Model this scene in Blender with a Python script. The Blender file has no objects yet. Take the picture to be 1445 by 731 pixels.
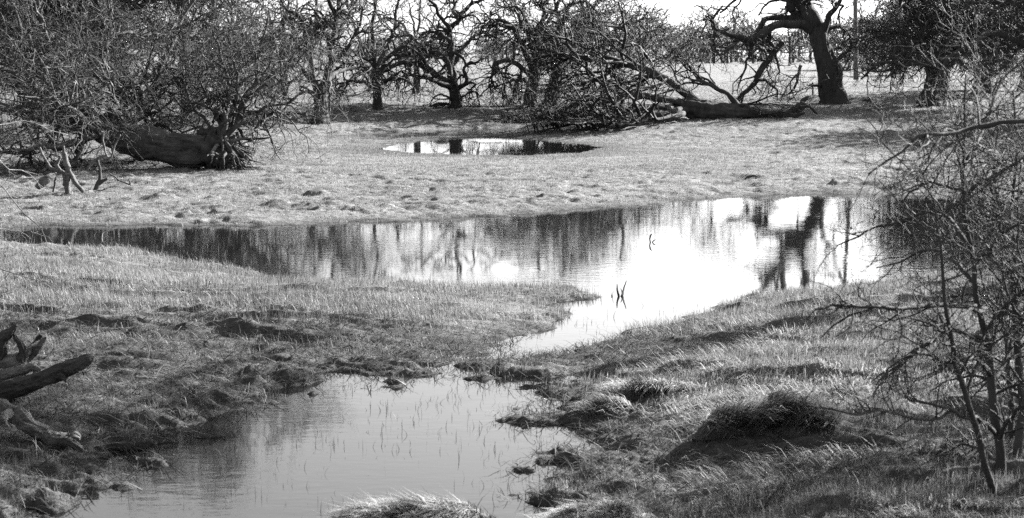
import bpy, math, random
import numpy as np

random.seed(7)
RNG = np.random.default_rng(11)
scene = bpy.context.scene
COL = scene.collection

# ------------------------------------------------------------------ camera
H = 2.5
F = 2200.0
W, HH = 1445.0, 731.0
YH = 80.0
PITCH = math.atan((HH / 2 - YH) / F)
cp, sp = math.cos(PITCH), math.sin(PITCH)

def ray(px, py):
    dx = (px - W / 2) / F
    dy = (HH / 2 - py) / F
    return np.array([dx, cp + dy * sp, -sp + dy * cp])

def P(px, py, d):
    r = ray(px, py)
    return np.array([0, 0, H]) + r * (d / r[1])

def PZ(px, py, z):
    r = ray(px, py)
    return np.array([0, 0, H]) + r * ((z - H) / r[2])

# ------------------------------------------------------------------ noise
def _hash(xi, yi, s):
    h = (xi.astype(np.uint32) * np.uint32(374761393) + yi.astype(np.uint32) * np.uint32(668265263) + np.uint32((s * 2246822519) % 4294967296))
    h = (h ^ (h >> np.uint32(13))) * np.uint32(1274126177)
    h = h ^ (h >> np.uint32(16))
    return h.astype(np.float64) / 4294967295.0

def vnoise(x, y, s=0):
    x = np.asarray(x, float); y = np.asarray(y, float)
    xf = np.floor(x); yf = np.floor(y)
    fx = x - xf; fy = y - yf
    xi = xf.astype(np.int64) & 0xffffffff; yi = yf.astype(np.int64) & 0xffffffff
    x1 = (xi + 1) & 0xffffffff; y1 = (yi + 1) & 0xffffffff
    u = fx * fx * fx * (fx * (fx * 6 - 15) + 10); v = fy * fy * fy * (fy * (fy * 6 - 15) + 10)
    a = _hash(xi, yi, s); b = _hash(x1, yi, s); c = _hash(xi, y1, s); d = _hash(x1, y1, s)
    return (a * (1 - u) + b * u) * (1 - v) + (c * (1 - u) + d * u) * v

def fbm(x, y, s=0, o=4):
    t = 0.0; amp = 0.5; n = 0.0
    c, sn = math.cos(0.6), math.sin(0.6)
    for i in range(o):
        t = t + amp * vnoise(x, y, s + i * 17); n += amp
        x, y = (c * x - sn * y) * 2.03 + 3.7, (sn * x + c * y) * 2.03 + 1.3
        amp *= 0.5
    return t / n

def sstep(a, b, x):
    t = np.clip((x - a) / (b - a), 0, 1)
    return t * t * (3 - 2 * t)

# ------------------------------------------------------------------ ponds
FARZ = 0.15
def poly(pts, z=0.0):
    return np.array([PZ(px, py, z)[:2] for px, py in pts])

POND_MAIN = poly([(-260, 327), (-80, 325), (0, 323), (60, 319), (200, 318.5), (320, 318), (400, 317), (500, 314.5), (600, 311), (700, 305),
                  (800, 297), (900, 289), (960, 282), (1050, 276), (1150, 274), (1250, 274), (1330, 277), (1445, 281), (1650, 288),
                  (1650, 392), (1445, 390), (1330, 387), (1260, 396), (1200, 407), (1130, 415), (1060, 424), (1010, 442),
                  (950, 458), (880, 471), (810, 489), (755, 500), (700, 509), (665, 507), (695, 492), (740, 478), (785, 462), (800, 446), (770, 430),
                  (845, 417), (800, 406), (720, 404), (650, 403), (500, 402), (400, 392), (320, 379), (240, 364), (170, 353), (100, 347), (0, 343), (-120, 342), (-260, 345)])
POND_FRONT = poly([(385, 541), (430, 533), (500, 527), (560, 533), (620, 520), (690, 526), (760, 536), (810, 552), (800, 585), (815, 620), (800, 660),
                   (810, 700), (790, 760), (750, 830), (120, 830), (20, 760), (95, 705), (150, 655), (215, 620), (270, 590), (320, 565), (352, 548)])
POND_FAR = poly([(535, 210), (570, 202), (610, 197), (700, 194.5), (760, 197), (815, 203), (850, 208), (820, 216), (745, 219), (640, 218), (575, 215)], FARZ)
POND_SLIVER = poly([(440, 195), (520, 189.5), (600, 183.5), (660, 181.5), (735, 180), (725, 187.5), (640, 191.5), (560, 194.5)], FARZ)
PUDDLE = poly([(1000, 262), (1010, 257), (1040, 256), (1030, 260)], 0.06)

def sdf(x, y, pol):
    x = np.asarray(x, float); y = np.asarray(y, float)
    d2 = np.full(x.shape, 1e18); ins = np.zeros(x.shape, bool)
    n = len(pol)
    for i in range(n):
        ax, ay = pol[i]; bx, by = pol[(i + 1) % n]
        ex, ey = bx - ax, by - ay
        wx, wy = x - ax, y - ay
        t = np.clip((wx * ex + wy * ey) / (ex * ex + ey * ey + 1e-12), 0, 1)
        d2 = np.minimum(d2, (wx - ex * t) ** 2 + (wy - ey * t) ** 2)
        c = (ay > y) != (by > y)
        if abs(ey) > 1e-12:
            ins ^= c & (x < (bx - ax) * (y - ay) / ey + ax)
    d = np.sqrt(d2)
    return np.where(ins, -d, d)

BY = [-400, -30, -6, 0, 4, 6.5, 8, 12, 16, 20, 27, 32, 38, 42, 46, 52, 58, 70, 90, 115, 200, 400, 3000]
BZ = [1.2, 1.0, .95, .9, .6, .25, .15, .13, .13, .14, .15, .18, .20, .27, .45, .72, .88, 1.0, 1.1, 1.22, 1.4, 1.5, 1.6]
PONDS = [(POND_MAIN, 0.0, .9, .34, .22), (POND_FRONT, 0.0, 1.1, .13, .30), (POND_FAR, FARZ, 2.5, .3, .2), (POND_SLIVER, FARZ, 2.0, .5, .10), (PUDDLE, .06, .4, .1, .03)]

def base_z(x, y, wob=True):
    x = np.asarray(x, float); y = np.asarray(y, float)
    z = np.interp(y, BY, BZ)
    far = sstep(45, 80, y)
    z = z + far * 0.25 * (fbm(x * .02 + 5, y * .02, 3, 2) - .5)
    # the viewing bank climbs a little at both sides of the near pond
    z = z + sstep(2.6, 7, np.abs(x - .3)) * .35 * (1 - sstep(9, 20, y))
    for k, (pol, L, w, dep, nz) in enumerate(PONDS):
        lo = pol.min(0) - 6; hi = pol.max(0) + 6
        m = (x > lo[0]) & (x < hi[0]) & (y > lo[1]) & (y < hi[1])
        if not m.any():
            continue
        xs, ys = x[m], y[m]
        s = sdf(xs, ys, pol)
        if wob:
            s = s + nz * 2.2 * (fbm(xs * 1.1, ys * 1.6, 40 + k, 3) - .5) + nz * (2.2 if k == 1 else 1.2) * (fbm(xs * 3.2, ys * 5.5, 60 + k, 4) - .5)
        zz = z[m]
        out = L + (zz - L) * (1 - np.exp(-np.maximum(s, 0) / w))
        inn = L - dep * (1 - np.exp(np.minimum(s, 0) / 1.1)) - .004
        zs = np.where(s > 0, out, inn)
        if wob and k < 2:
            band = np.exp(-(s / .55) ** 2) * (1.0 if k == 1 else .55) * (ys < 21)
            zs = zs + band * (fbm(xs * 3.6, ys * 7.0, 84, 5) - .5) * .17
        z[m] = zs
    return z

def level(x, y):
    k = ((x - .3) / 8.5) ** 2 + ((y - 43.5) / 8.0) ** 2
    return np.where(y > 60, -9, FARZ * (1 - sstep(.75, 1.0, k)))

def wet_mask(x, y, z):
    """1 on dry ground, 0 in the water"""
    return sstep(-.02, .11, z - level(x, y))

def litter_and_shade(x, y):
    """how much of the bank is dark soaked litter, with shade painted in, rather than turf"""
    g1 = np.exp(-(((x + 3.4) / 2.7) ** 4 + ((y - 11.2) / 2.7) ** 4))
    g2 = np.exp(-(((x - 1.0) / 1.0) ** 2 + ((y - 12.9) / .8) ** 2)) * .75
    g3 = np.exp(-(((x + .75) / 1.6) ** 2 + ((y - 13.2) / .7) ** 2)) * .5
    g4 = np.exp(-(((x - 2.0) / 2.2) ** 2 + ((y - 8.8) / 1.0) ** 2)) * .6  # shade over the lower right bank, painted as darker ground
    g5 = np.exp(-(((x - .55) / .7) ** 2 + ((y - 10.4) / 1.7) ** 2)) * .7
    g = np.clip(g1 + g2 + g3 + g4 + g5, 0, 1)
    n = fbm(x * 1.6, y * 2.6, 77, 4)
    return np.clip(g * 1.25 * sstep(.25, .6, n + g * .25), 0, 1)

def relief(x, y):
    near = 1 - sstep(14.5, 18, y)
    side = np.clip(sstep(0.4, 2.0, x) + sstep(-.4, -2.2, x) * 1.0, 0, 1)
    warp = fbm(x * .5, y * .5, 9, 2) * 1.3
    r1 = 1 - np.abs(2 * fbm(x * .62 + warp, y * 1.5 + warp, 21, 4) - 1)
    hum = (r1 - .55) * .19 * near * (.25 + .75 * side)
    cl = fbm(x * .95 + 11 + warp, y * 6.0 + warp * 1.8, 31, 5)
    clod = np.maximum(0, cl - .56) * .36 * near * (.35 + .65 * side)
    hum2 = (fbm(x * 5, y * 8, 22, 3) - .5) * .05 * near
    mid = sstep(15, 19, y) * (1 - sstep(60, 110, y))
    warp2 = fbm(x * .9, y * .7, 95, 2) * .9
    m1 = (fbm(x * 1.3, y * 1.9 + warp2, 51, 4) - .5) * .06 * mid + (np.maximum(0, fbm(x * 2.4, y * 4.2 + warp2, 54, 3) - .55) * .18 - np.maximum(0, fbm(x * 2.9, y * 4.6 + warp2, 58, 3) - .54) * .26) * mid
    cl2 = fbm(x * 1.5 + 3, y * 2.4 + warp2, 52, 4)
    m2 = np.maximum(0, cl2 - .60) * .16 * mid
    big = (fbm(x * .16, y * .22, 53, 3) - .5) * .34 * sstep(44, 54, y)
    flat = 1 - .85 * np.exp(-(((x + 2.9) / 1.0) ** 2 + ((y - 9.9) / 1.5) ** 2))
    hum, clod = hum * flat, clod * flat
    pf = 1 - .8 * np.exp(-((x - .3) / 5.5) ** 4 - ((y - 36.5) / 4.5) ** 2)
    return hum + clod + hum2 + (m1 + m2) * pf + big

# tussock mounds: x, y, half width, half depth, height, skew
def mound_at(px, py, z=.1):
    p = PZ(px, py, z); return p[0], p[1]

def ground_z(x, y):
    x = np.asarray(x, float); y = np.asarray(y, float)
    z = base_z(x, y)
    w = wet_mask(x, y, z)
    return z + relief(x, y) * (.22 + .78 * w)

def G(px, py):
    ys = np.geomspace(4, 700, 5000)
    r = ray(px, py)
    t = ys / r[1]
    zz = base_z(r[0] * t, ys, False)
    below = H + r[2] * t <= zz
    i = int(np.argmax(below)) if below.any() else len(ys) - 1
    return np.array([r[0] * t[i], ys[i], float(zz[i])])

# ------------------------------------------------------------------ materials
def newmat(name):
    m = bpy.data.materials.new(name); m.use_nodes = True
    nt = m.node_tree; nt.nodes.clear()
    out = nt.nodes.new('ShaderNodeOutputMaterial')
    return m, nt, out

def N(nt, typ, **kw):
    n = nt.nodes.new(typ)
    for k, v in kw.items():
        if k in n.inputs.keys():
            n.inputs[k].default_value = v
        else:
            setattr(n, k, v)
    return n

def ramp(nt, stops):
    r = nt.nodes.new('ShaderNodeValToRGB')
    e = r.color_ramp.elements
    while len(e) < len(stops): e.new(.5)
    for q, (p, v) in zip(e, stops):
        q.position = p; q.color = (v, v, v, 1)
    return r

def bark_mat(name, lo, hi, scale=9.0, stretch=.25, bump=.6, rough=.9, lying=False):
    m, nt, out = newmat(name); L = nt.links.new
    tc = N(nt, 'ShaderNodeTexCoord'); mp = N(nt, 'ShaderNodeMapping')
    mp.inputs['Scale'].default_value = (stretch, 1, 1) if lying else (1, 1, stretch)
    L(tc.outputs['Object'], mp.inputs['Vector'])
    n1 = N(nt, 'ShaderNodeTexNoise', Scale=scale, Detail=8.0, Roughness=.65)
    L(mp.outputs[0], n1.inputs['Vector'])
    n2 = N(nt, 'ShaderNodeTexNoise', Scale=1.7, Detail=3.0)
    L(tc.outputs['Object'], n2.inputs['Vector'])
    ad = N(nt, 'ShaderNodeMath', operation='MULTIPLY_ADD'); ad.inputs[1].default_value = .6
    L(n2.outputs[0], ad.inputs[0]); L(n1.outputs[0], ad.inputs[2])
    rp = ramp(nt, [(.55, lo), (1.05 if False else 1.0, hi)])
    L(ad.outputs[0], rp.inputs[0])
    b = N(nt, 'ShaderNodeBsdfPrincipled', Roughness=rough)
    b.inputs['Specular IOR Level'].default_value = .25
    L(rp.outputs[0], b.inputs['Base Color'])
    bp = N(nt, 'ShaderNodeBump', Strength=bump, Distance=.06)
    L(n1.outputs[0], bp.inputs['Height']); L(bp.outputs[0], b.inputs['Normal'])
    L(b.outputs[0], out.inputs[0])
    return m

def twig_mat(name, lo, hi):
    m, nt, out = newmat(name); L = nt.links.new
    tc = N(nt, 'ShaderNodeTexCoord')
    n1 = N(nt, 'ShaderNodeTexNoise', Scale=7.0, Detail=3.0)
    L(tc.outputs['Object'], n1.inputs['Vector'])
    rp = ramp(nt, [(.40, lo), (.56, lo * .55 + hi * .45 if hi < .1 else lo * .8 + hi * .2), (.70, hi)])
    L(n1.outputs[0], rp.inputs[0])
    b = N(nt, 'ShaderNodeBsdfPrincipled', Roughness=.75)
    b.inputs['Specular IOR Level'].default_value = .2
    L(rp.outputs[0], b.inputs['Base Color']); L(b.outputs[0], out.inputs[0])
    return m

BARK = bark_mat('oak_bark', .014, .05)
BARK_DARK = bark_mat('wet_oak_bark', .012, .042)
PALE = bark_mat('bleached_wood', .012, .15, 34, .2, 1.0, lying=True)
BARK_LYING = bark_mat('furrowed_lying_bark', .008, .075, 16, .2, 1.0, lying=True)
DRIFT = bark_mat('split_dead_wood', .008, .06, 34, .18, 1.0, lying=True)
TWIG = twig_mat('twig_bark', .025, .07)
TWIG_PALE = twig_mat('lichened_twig', .012, .13)
TWIG_DARK = twig_mat('dark_twig', .015, .045)
TWIG_BRUSH = twig_mat('brush_twig', .008, .03)
POLE = bark_mat('weathered_pole', .05, .11, 20, .1, .3)
PALEBARK = bark_mat('pale_bark', .05, .15, 8, .5, .3)
NEEDLE = twig_mat('conifer_needle', .03, .06)
LEAFM = twig_mat('evergreen_leaf', .018, .07)

def ground_mat():
    m, nt, out = newmat('wet_meadow'); L = nt.links.new
    geo = N(nt, 'ShaderNodeNewGeometry')
    at = N(nt, 'ShaderNodeAttribute'); at.attribute_name = 'turf'
    mp = N(nt, 'ShaderNodeMapping'); mp.inputs['Scale'].default_value = (1, 1.5, 1)
    L(geo.outputs['Position'], mp.inputs['Vector'])
    n1 = N(nt, 'ShaderNodeTexNoise', Scale=14.0, Detail=8.0, Roughness=.7); L(mp.outputs[0], n1.inputs['Vector'])
    n2 = N(nt, 'ShaderNodeTexNoise', Scale=.5, Detail=6.0, Roughness=.6); L(mp.outputs[0], n2.inputs['Vector'])
    n3 = N(nt, 'ShaderNodeTexNoise', Scale=3.2, Detail=6.0, Roughness=.65); L(mp.outputs[0], n3.inputs['Vector'])
    s = N(nt, 'ShaderNodeMath', operation='MULTIPLY_ADD'); s.inputs[1].default_value = .7
    L(n3.outputs[0], s.inputs[0]); L(n1.outputs[0], s.inputs[2])
    s2 = N(nt, 'ShaderNodeMath', operation='MULTIPLY_ADD'); s2.inputs[1].default_value = .35
    L(n2.outputs[0], s2.inputs[0]); L(s.outputs[0], s2.inputs[2])
    turf = ramp(nt, [(.62, .03), (.98, .12), (1.0, .14)]); 
    sc = N(nt, 'ShaderNodeMath', operation='MULTIPLY'); sc.inputs[1].default_value = .85
    L(s2.outputs[0], sc.inputs[0]); L(sc.outputs[0], turf.inputs[0])
    mud = ramp(nt, [(.5, .012), (.8, .03), (1.0, .05)]); L(sc.outputs[0], mud.inputs[0])
    mx = N(nt, 'ShaderNodeMix', data_type='RGBA')
    L(at.outputs['Fac'], mx.inputs['Factor']); L(mud.outputs[0], mx.inputs[6]); L(turf.outputs[0], mx.inputs[7])
    b = N(nt, 'ShaderNodeBsdfPrincipled')
    rr = N(nt, 'ShaderNodeMapRange'); rr.inputs['To Min'].default_value = .8; rr.inputs['To Max'].default_value = .95
    L(at.outputs['Fac'], rr.inputs['Value']); L(rr.outputs[0], b.inputs['Roughness'])
    b.inputs['Specular IOR Level'].default_value = .08
    L(mx.outputs[2], b.inputs['Base Color'])
    bp = N(nt, 'ShaderNodeBump', Strength=.9, Distance=.05); L(s.outputs[0], bp.inputs['Height']); L(bp.outputs[0], b.inputs['Normal'])
    L(b.outputs[0], out.inputs[0])
    return m
GROUND = ground_mat()

def grass_mat(name, lo, hi, trans=.45):
    m, nt, out = newmat(name); L = nt.links.new
    at = N(nt, 'ShaderNodeAttribute'); at.attribute_name = 'tone'
    rp = ramp(nt, [(0, lo), (1, hi)]); L(at.outputs['Fac'], rp.inputs[0])
    d = N(nt, 'ShaderNodeBsdfDiffuse'); t = N(nt, 'ShaderNodeBsdfTranslucent'); g = N(nt, 'ShaderNodeBsdfGlossy', Roughness=.42)
    g.inputs['Color'].default_value = (.6, .6, .6, 1)
    L(rp.outputs[0], d.inputs['Color']); L(rp.outputs[0], t.inputs['Color'])
    m1 = N(nt, 'ShaderNodeMixShader', Fac=trans); L(d.outputs[0], m1.inputs[1]); L(t.outputs[0], m1.inputs[2])
    m2 = N(nt, 'ShaderNodeMixShader', Fac=.02); L(m1.outputs[0], m2.inputs[1]); L(g.outputs[0], m2.inputs[2])
    L(m2.outputs[0], out.inputs[0])
    return m
GRASS = grass_mat('meadow_grass', .03, .19)
STRAW = grass_mat('matted_grass', .02, .38)
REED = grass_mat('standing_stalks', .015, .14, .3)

def water_mat():
    m, nt, out = newmat('pond_water'); L = nt.links.new
    geo = N(nt, 'ShaderNodeNewGeometry')
    mp = N(nt, 'ShaderNodeMapping'); mp.inputs['Scale'].default_value = (1.0, 2.2, 1)
    L(geo.outputs['Position'], mp.inputs['Vector'])
    n1 = N(nt, 'ShaderNodeTexNoise', Scale=4.5, Detail=3.0, Roughness=.55); L(mp.outputs[0], n1.inputs['Vector'])
    n2 = N(nt, 'ShaderNodeTexNoise', Scale=.45, Detail=2.0); L(geo.outputs['Position'], n2.inputs['Vector'])
    ma = N(nt, 'ShaderNodeMapRange'); ma.inputs['From Min'].default_value = .35; ma.inputs['From Max'].default_value = .65
    ma.inputs['To Min'].default_value = .1; ma.inputs['To Max'].default_value = 1.5
    L(n2.outputs[0], ma.inputs['Value'])
    mu = N(nt, 'ShaderNodeMath', operation='MULTIPLY'); L(n1.outputs[0], mu.inputs[0]); L(ma.outputs[0], mu.inputs[1])
    bp = N(nt, 'ShaderNodeBump', Strength=.022, Distance=.05); L(mu.outputs[0], bp.inputs['Height'])
    b = N(nt, 'ShaderNodeBsdfPrincipled', Roughness=.03, IOR=1.46)
    b.inputs['Base Color'].default_value = (.005, .005, .005, 1)
    L(bp.outputs[0], b.inputs['Normal'])
    L(b.outputs[0], out.inputs[0])
    return m
WATER = water_mat()

# ------------------------------------------------------------------ mesh accumulation
class Acc:
    def __init__(s):
        s.v = []; s.q = []; s.t = []; s.ng = []; s.n = 0; s.attr = []
    def add(s, verts, quads=None, tris=None, ngons=None, attr=None):
        s.v.append(verts.reshape(-1, 3))
        if quads is not None and len(quads): s.q.append(quads.reshape(-1, 4) + s.n)
        if tris is not None and len(tris): s.t.append(tris.reshape(-1, 3) + s.n)
        if ngons is not None:
            for g in ngons: s.ng.append([int(i) + s.n for i in g])
        if attr is not None: s.attr.append(attr.reshape(-1))
        s.n += verts.reshape(-1, 3).shape[0]
    def mesh(s, name, mat, offset=None, smooth=True, attrname=None):
        V = np.concatenate(s.v).astype(np.float64)
        if offset is not None: V = V - np.asarray(offset)
        me = bpy.data.meshes.new(name)
        Q = np.concatenate(s.q) if s.q else np.zeros((0, 4), int)
        T = np.concatenate(s.t) if s.t else np.zeros((0, 3), int)
        loops = np.concatenate([Q.ravel(), T.ravel()] + [np.array(g) for g in s.ng]).astype(np.int32)
        tot = np.concatenate([np.full(len(Q), 4), np.full(len(T), 3), np.array([len(g) for g in s.ng], int)]).astype(np.int32)
        st = np.concatenate([[0], np.cumsum(tot)[:-1]]).astype(np.int32)
        me.vertices.add(len(V)); me.vertices.foreach_set('co', V.astype(np.float32).ravel())
        me.loops.add(len(loops)); me.loops.foreach_set('vertex_index', loops)
        me.polygons.add(len(tot)); me.polygons.foreach_set('loop_start', st)
        me.polygons.foreach_set('use_smooth', np.full(len(tot), smooth))
        me.update(calc_edges=True)
        if attrname and s.attr:
            a = me.attributes.new(attrname, 'FLOAT', 'POINT')
            a.data.foreach_set('value', np.concatenate(s.attr).astype(np.float32))
        me.materials.append(mat)
        return me

def link(name, me, parent=None, loc=None):
    o = bpy.data.objects.new(name, me); COL.objects.link(o)
    if parent is not None: o.parent = parent
    if loc is not None: o.location = loc
    return o

def thing(name, label, cat, loc, group=None):
    o = bpy.data.objects.new(name, None); COL.objects.link(o)
    o.location = loc; o.empty_display_size = .3
    o['label'] = label; o['category'] = cat
    if group: o['group'] = group
    return o

def tag(o, label=None, cat=None, group=None, kind=None):
    if label: o['label'] = label
    if cat: o['category'] = cat
    if group: o['group'] = group
    if kind: o['kind'] = kind
    return o

def norm(a):
    return a / (np.linalg.norm(a, axis=-1, keepdims=True) + 1e-12)

def tubes(acc, Pp, R, k=3, cap=False, rough=0.0, seed=0, attr=None):
    """Pp (N,n,3), R (N,n): tapered tubes with k sides; rough adds bark ridges"""
    Nn, n, _ = Pp.shape
    if Nn == 0: return
    T = np.empty_like(Pp)
    T[:, 1:-1] = Pp[:, 2:] - Pp[:, :-2]; T[:, 0] = Pp[:, 1] - Pp[:, 0]; T[:, -1] = Pp[:, -1] - Pp[:, -2]
    T = norm(T)
    mean = norm(Pp[:, -1] - Pp[:, 0])
    ax = np.argmin(np.abs(mean), axis=1)
    ref = np.eye(3)[ax][:, None, :]
    U = norm(np.cross(T, np.broadcast_to(ref, T.shape))); Vv = np.cross(T, U)
    th = np.linspace(0, 2 * np.pi, k, endpoint=False)
    c, s_ = np.cos(th), np.sin(th)
    Rk = np.repeat(R[:, :, None], k, 2)
    if rough > 0:
        arc = np.concatenate([np.zeros((Nn, 1)), np.cumsum(np.linalg.norm(np.diff(Pp, axis=1), axis=2), 1)], 1)
        A = arc[:, :, None] / (R.max() * 2 + 1e-6)
        ph = vnoise(A * .8 + seed, np.full_like(A, .3), seed) * 5
        Th = th[None, None, :]
        f = 1 + rough * (.55 * np.sin(3 * Th + ph) + .45 * np.sin(7 * Th - 1.7 * ph + seed) + .35 * np.sin(13 * Th + 2.3 * ph))
        f = f + rough * 2.2 * (vnoise(A * 1.4 + 0 * Th, 0 * A + 3 * np.cos(Th) + 7, seed + 5) * vnoise(A * 2.2 + 0 * Th, 0 * A + 3 * np.sin(Th) + 9, seed + 6) - .25)
        f = f + rough * 1.6 * (fbm(A * 5 + 0 * Th, 9 * np.cos(Th) + 9 * np.sin(Th) + 0 * A + 20, seed + 9, 3) - .5)
        Rk = Rk * f
    V = Pp[:, :, None, :] + Rk[..., None] * (U[:, :, None, :] * c[None, None, :, None] + Vv[:, :, None, :] * s_[None, None, :, None])
    i = np.arange(Nn)[:, None, None] * (n * k) + np.arange(n - 1)[None, :, None] * k
    j = np.arange(k)[None, None, :]; j2 = (j + 1) % k
    q = np.stack([i + j, i + j2, i + k + j2, i + k + j], -1).reshape(-1, 4)
    ng = None
    if cap:
        ng = []
        for a in range(Nn):
            ng.append([a * n * k + x for x in range(k)][::-1]); ng.append([a * n * k + (n - 1) * k + x for x in range(k)])
    at = None if attr is None else np.repeat(attr, n * k)
    acc.add(V, q, None, ng, at)

def resample(pts, rad, n, gnarl=0.0, rng=RNG):
    """smooth curve through points, n samples"""
    pts = np.asarray(pts, float); rad = np.asarray(rad, float)
    m = len(pts)
    if m == 2:
        mid = pts.mean(0); pts = np.array([pts[0], mid, pts[1]]); rad = np.array([rad[0], rad.mean(), rad[1]]); m = 3
    seg = np.linalg.norm(np.diff(pts, axis=0), axis=1)
    u = np.concatenate([[0], np.cumsum(np.sqrt(seg + 1e-9))])
    ext = np.vstack([2 * pts[0] - pts[1], pts, 2 * pts[-1] - pts[-2]])
    uu = np.concatenate([[u[0] - (u[1] - u[0])], u, [u[-1] + (u[-1] - u[-2])]])
    out = []; us = np.linspace(u[0], u[-1], n)
    for x in us:
        i = min(max(np.searchsorted(u, x, 'right') - 1, 0), m - 2)
        p0, p1, p2, p3 = ext[i], ext[i + 1], ext[i + 2], ext[i + 3]
        t = (x - u[i]) / (u[i + 1] - u[i] + 1e-9)
        m1 = (p2 - p0) / (uu[i + 2] - uu[i]) * (u[i + 1] - u[i]); m2 = (p3 - p1) / (uu[i + 3] - uu[i + 1]) * (u[i + 1] - u[i])
        out.append((2 * t**3 - 3 * t**2 + 1) * p1 + (t**3 - 2 * t**2 + t) * m1 + (-2 * t**3 + 3 * t**2) * p2 + (t**3 - t**2) * m2)
    out = np.array(out); r = np.interp(us, u, rad)
    if gnarl > 0:
        L = seg.sum()
        w = rng.normal(size=(n, 3)); w[1:-1] = (w[:-2] + 2 * w[1:-1] + w[2:]) / 4
        env = np.minimum(1, np.minimum(np.arange(n), np.arange(n)[::-1]) / 2.0)[:, None]
        out = out + w * env * gnarl * L / n
    return out, r

def grow(Pp, R, per_m, lo, hi, npt, ang=(35, 80), curl=.28, up=0.0, tmin=.12, kr=.6, rmax=1.0, rmin=.005, floor=None, rng=RNG, tip=.35, shrink=.45):
    """children along every parent polyline: per_m per metre, lo..hi metres long"""
    Nn, n, _ = Pp.shape
    seg = np.linalg.norm(np.diff(Pp, axis=1), axis=2); Ls = seg.sum(1)
    cnt = np.floor(Ls * per_m + rng.random(Nn)).astype(int)
    idx = np.repeat(np.arange(Nn), cnt); M = len(idx)
    if M == 0: return np.zeros((0, npt, 3)), np.zeros((0, npt))
    t = tmin + (1 - tmin) * rng.random(M) ** .85
    x = t * (n - 1); i = np.minimum(x.astype(int), n - 2); f = (x - i)[:, None]
    p = Pp[idx, i] * (1 - f) + Pp[idx, i + 1] * f
    r = R[idx, i] * (1 - f[:, 0]) + R[idx, i + 1] * f[:, 0]
    T = norm(Pp[idx, i + 1] - Pp[idx, i])
    rnd = rng.normal(size=(M, 3)); perp = norm(rnd - (rnd * T).sum(1, keepdims=True) * T)
    a = np.radians(rng.uniform(ang[0], ang[1], M))[:, None]
    D = np.cos(a) * T + np.sin(a) * perp
    D[:, 2] += up * .8; D = norm(D)
    L = rng.uniform(lo, hi, M) * (1 - shrink * t)
    out = np.empty((M, npt, 3)); out[:, 0] = p; step = (L / (npt - 1))[:, None]
    for j in range(1, npt):
        D = D + rng.normal(size=(M, 3)) * curl; D[:, 2] += up * .35; D = norm(D)
        p = p + D * step
        if floor is not None:
            p[:, 2] = np.maximum(p[:, 2], floor + .03 * rng.random(M))
        out[:, j] = p
    r0 = np.clip(r * kr, rmin, rmax)[:, None]
    R2 = np.maximum(r0 * (1 - (1 - tip) * np.linspace(0, 1, npt)[None, :]), rmin * .8)
    return out, R2

def crown_mesh(name, P0, R0, levels, seed, mat, off, floor=None, keep0=False):
    rng = np.random.default_rng(seed)
    acc = Acc(); Pp, R = P0, R0
    for li, lv in enumerate(levels):
        lv = dict(lv); k = lv.pop('k', 3)
        Pp, R = grow(Pp, R, rng=rng, floor=floor, **lv)
        tubes(acc, Pp, R, k)
    return acc.mesh(name, mat, off)

def L0(lines, n=16, gn=.25, seed=0):
    rng = np.random.default_rng(seed)
    A = [resample(p, r, n, gn, rng) for p, r in lines]
    return np.array([a for a, _ in A]), np.array([b for _, b in A])

def skel(pts, d, k=1.0):
    """(px, py, width px[, extra depth]) -> points, radii"""
    pp, rr = [], []
    for q in pts:
        do = q[3] if len(q) > 3 else 0.0
        pp.append(P(q[0], q[1], d + do)); rr.append(k * q[2] / 2 * (d + do) / F)
    return np.array(pp), np.array(rr)

def make_tree(name, label, cat, base, trunks, limbs, levels, seed=1, group=None, bark=None, twig=None, floor=True, lgn=.35, crown_from_trunk=False, flare=True, trunk_name='trunk', limb_name='limb', rough=.09, hide_limbs=False):
    """trunks / limbs: lists of (points, radii). Empty root > trunk, limbs, crown"""
    bark = bark or BARK; twig = twig or TWIG
    root = thing(name, label, cat, base, group)
    allP, allR = [], []
    for i, (p, r) in enumerate(trunks):
        rng = np.random.default_rng(seed + i)
        n = 110
        pp, rr = resample(p, r, 26, .12, rng); pp, rr = resample(pp, rr, n)
        if flare:
            hgt = np.maximum(pp[:, 2] - base[2], 0)
            rr = rr * (1 + .35 * np.exp(-hgt / .28))
        acc = Acc(); tubes(acc, pp[None], rr[None], 44, True, rough, seed + 3 * i)
        link(trunk_name, acc.mesh(trunk_name, bark, base), root)
        allP.append(pp[::7][:16] if crown_from_trunk else None); allR.append(rr[::7][:16] if crown_from_trunk else None)
    LP, LR = L0(limbs, 22, lgn, seed + 50)
    for i in range(len(LP)):
        acc = Acc(); tubes(acc, LP[i][None], LR[i][None], 10, True, rough * .8, seed + i)
        link(limb_name, acc.mesh(limb_name, bark, base), root)
    SP, SR = LP, LR
    me = crown_mesh('crown', SP, SR, levels, seed + 99, twig, base, (base[2] + .02) if floor else None)
    link('crown', me, root)
    return root, LP, LR

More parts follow.
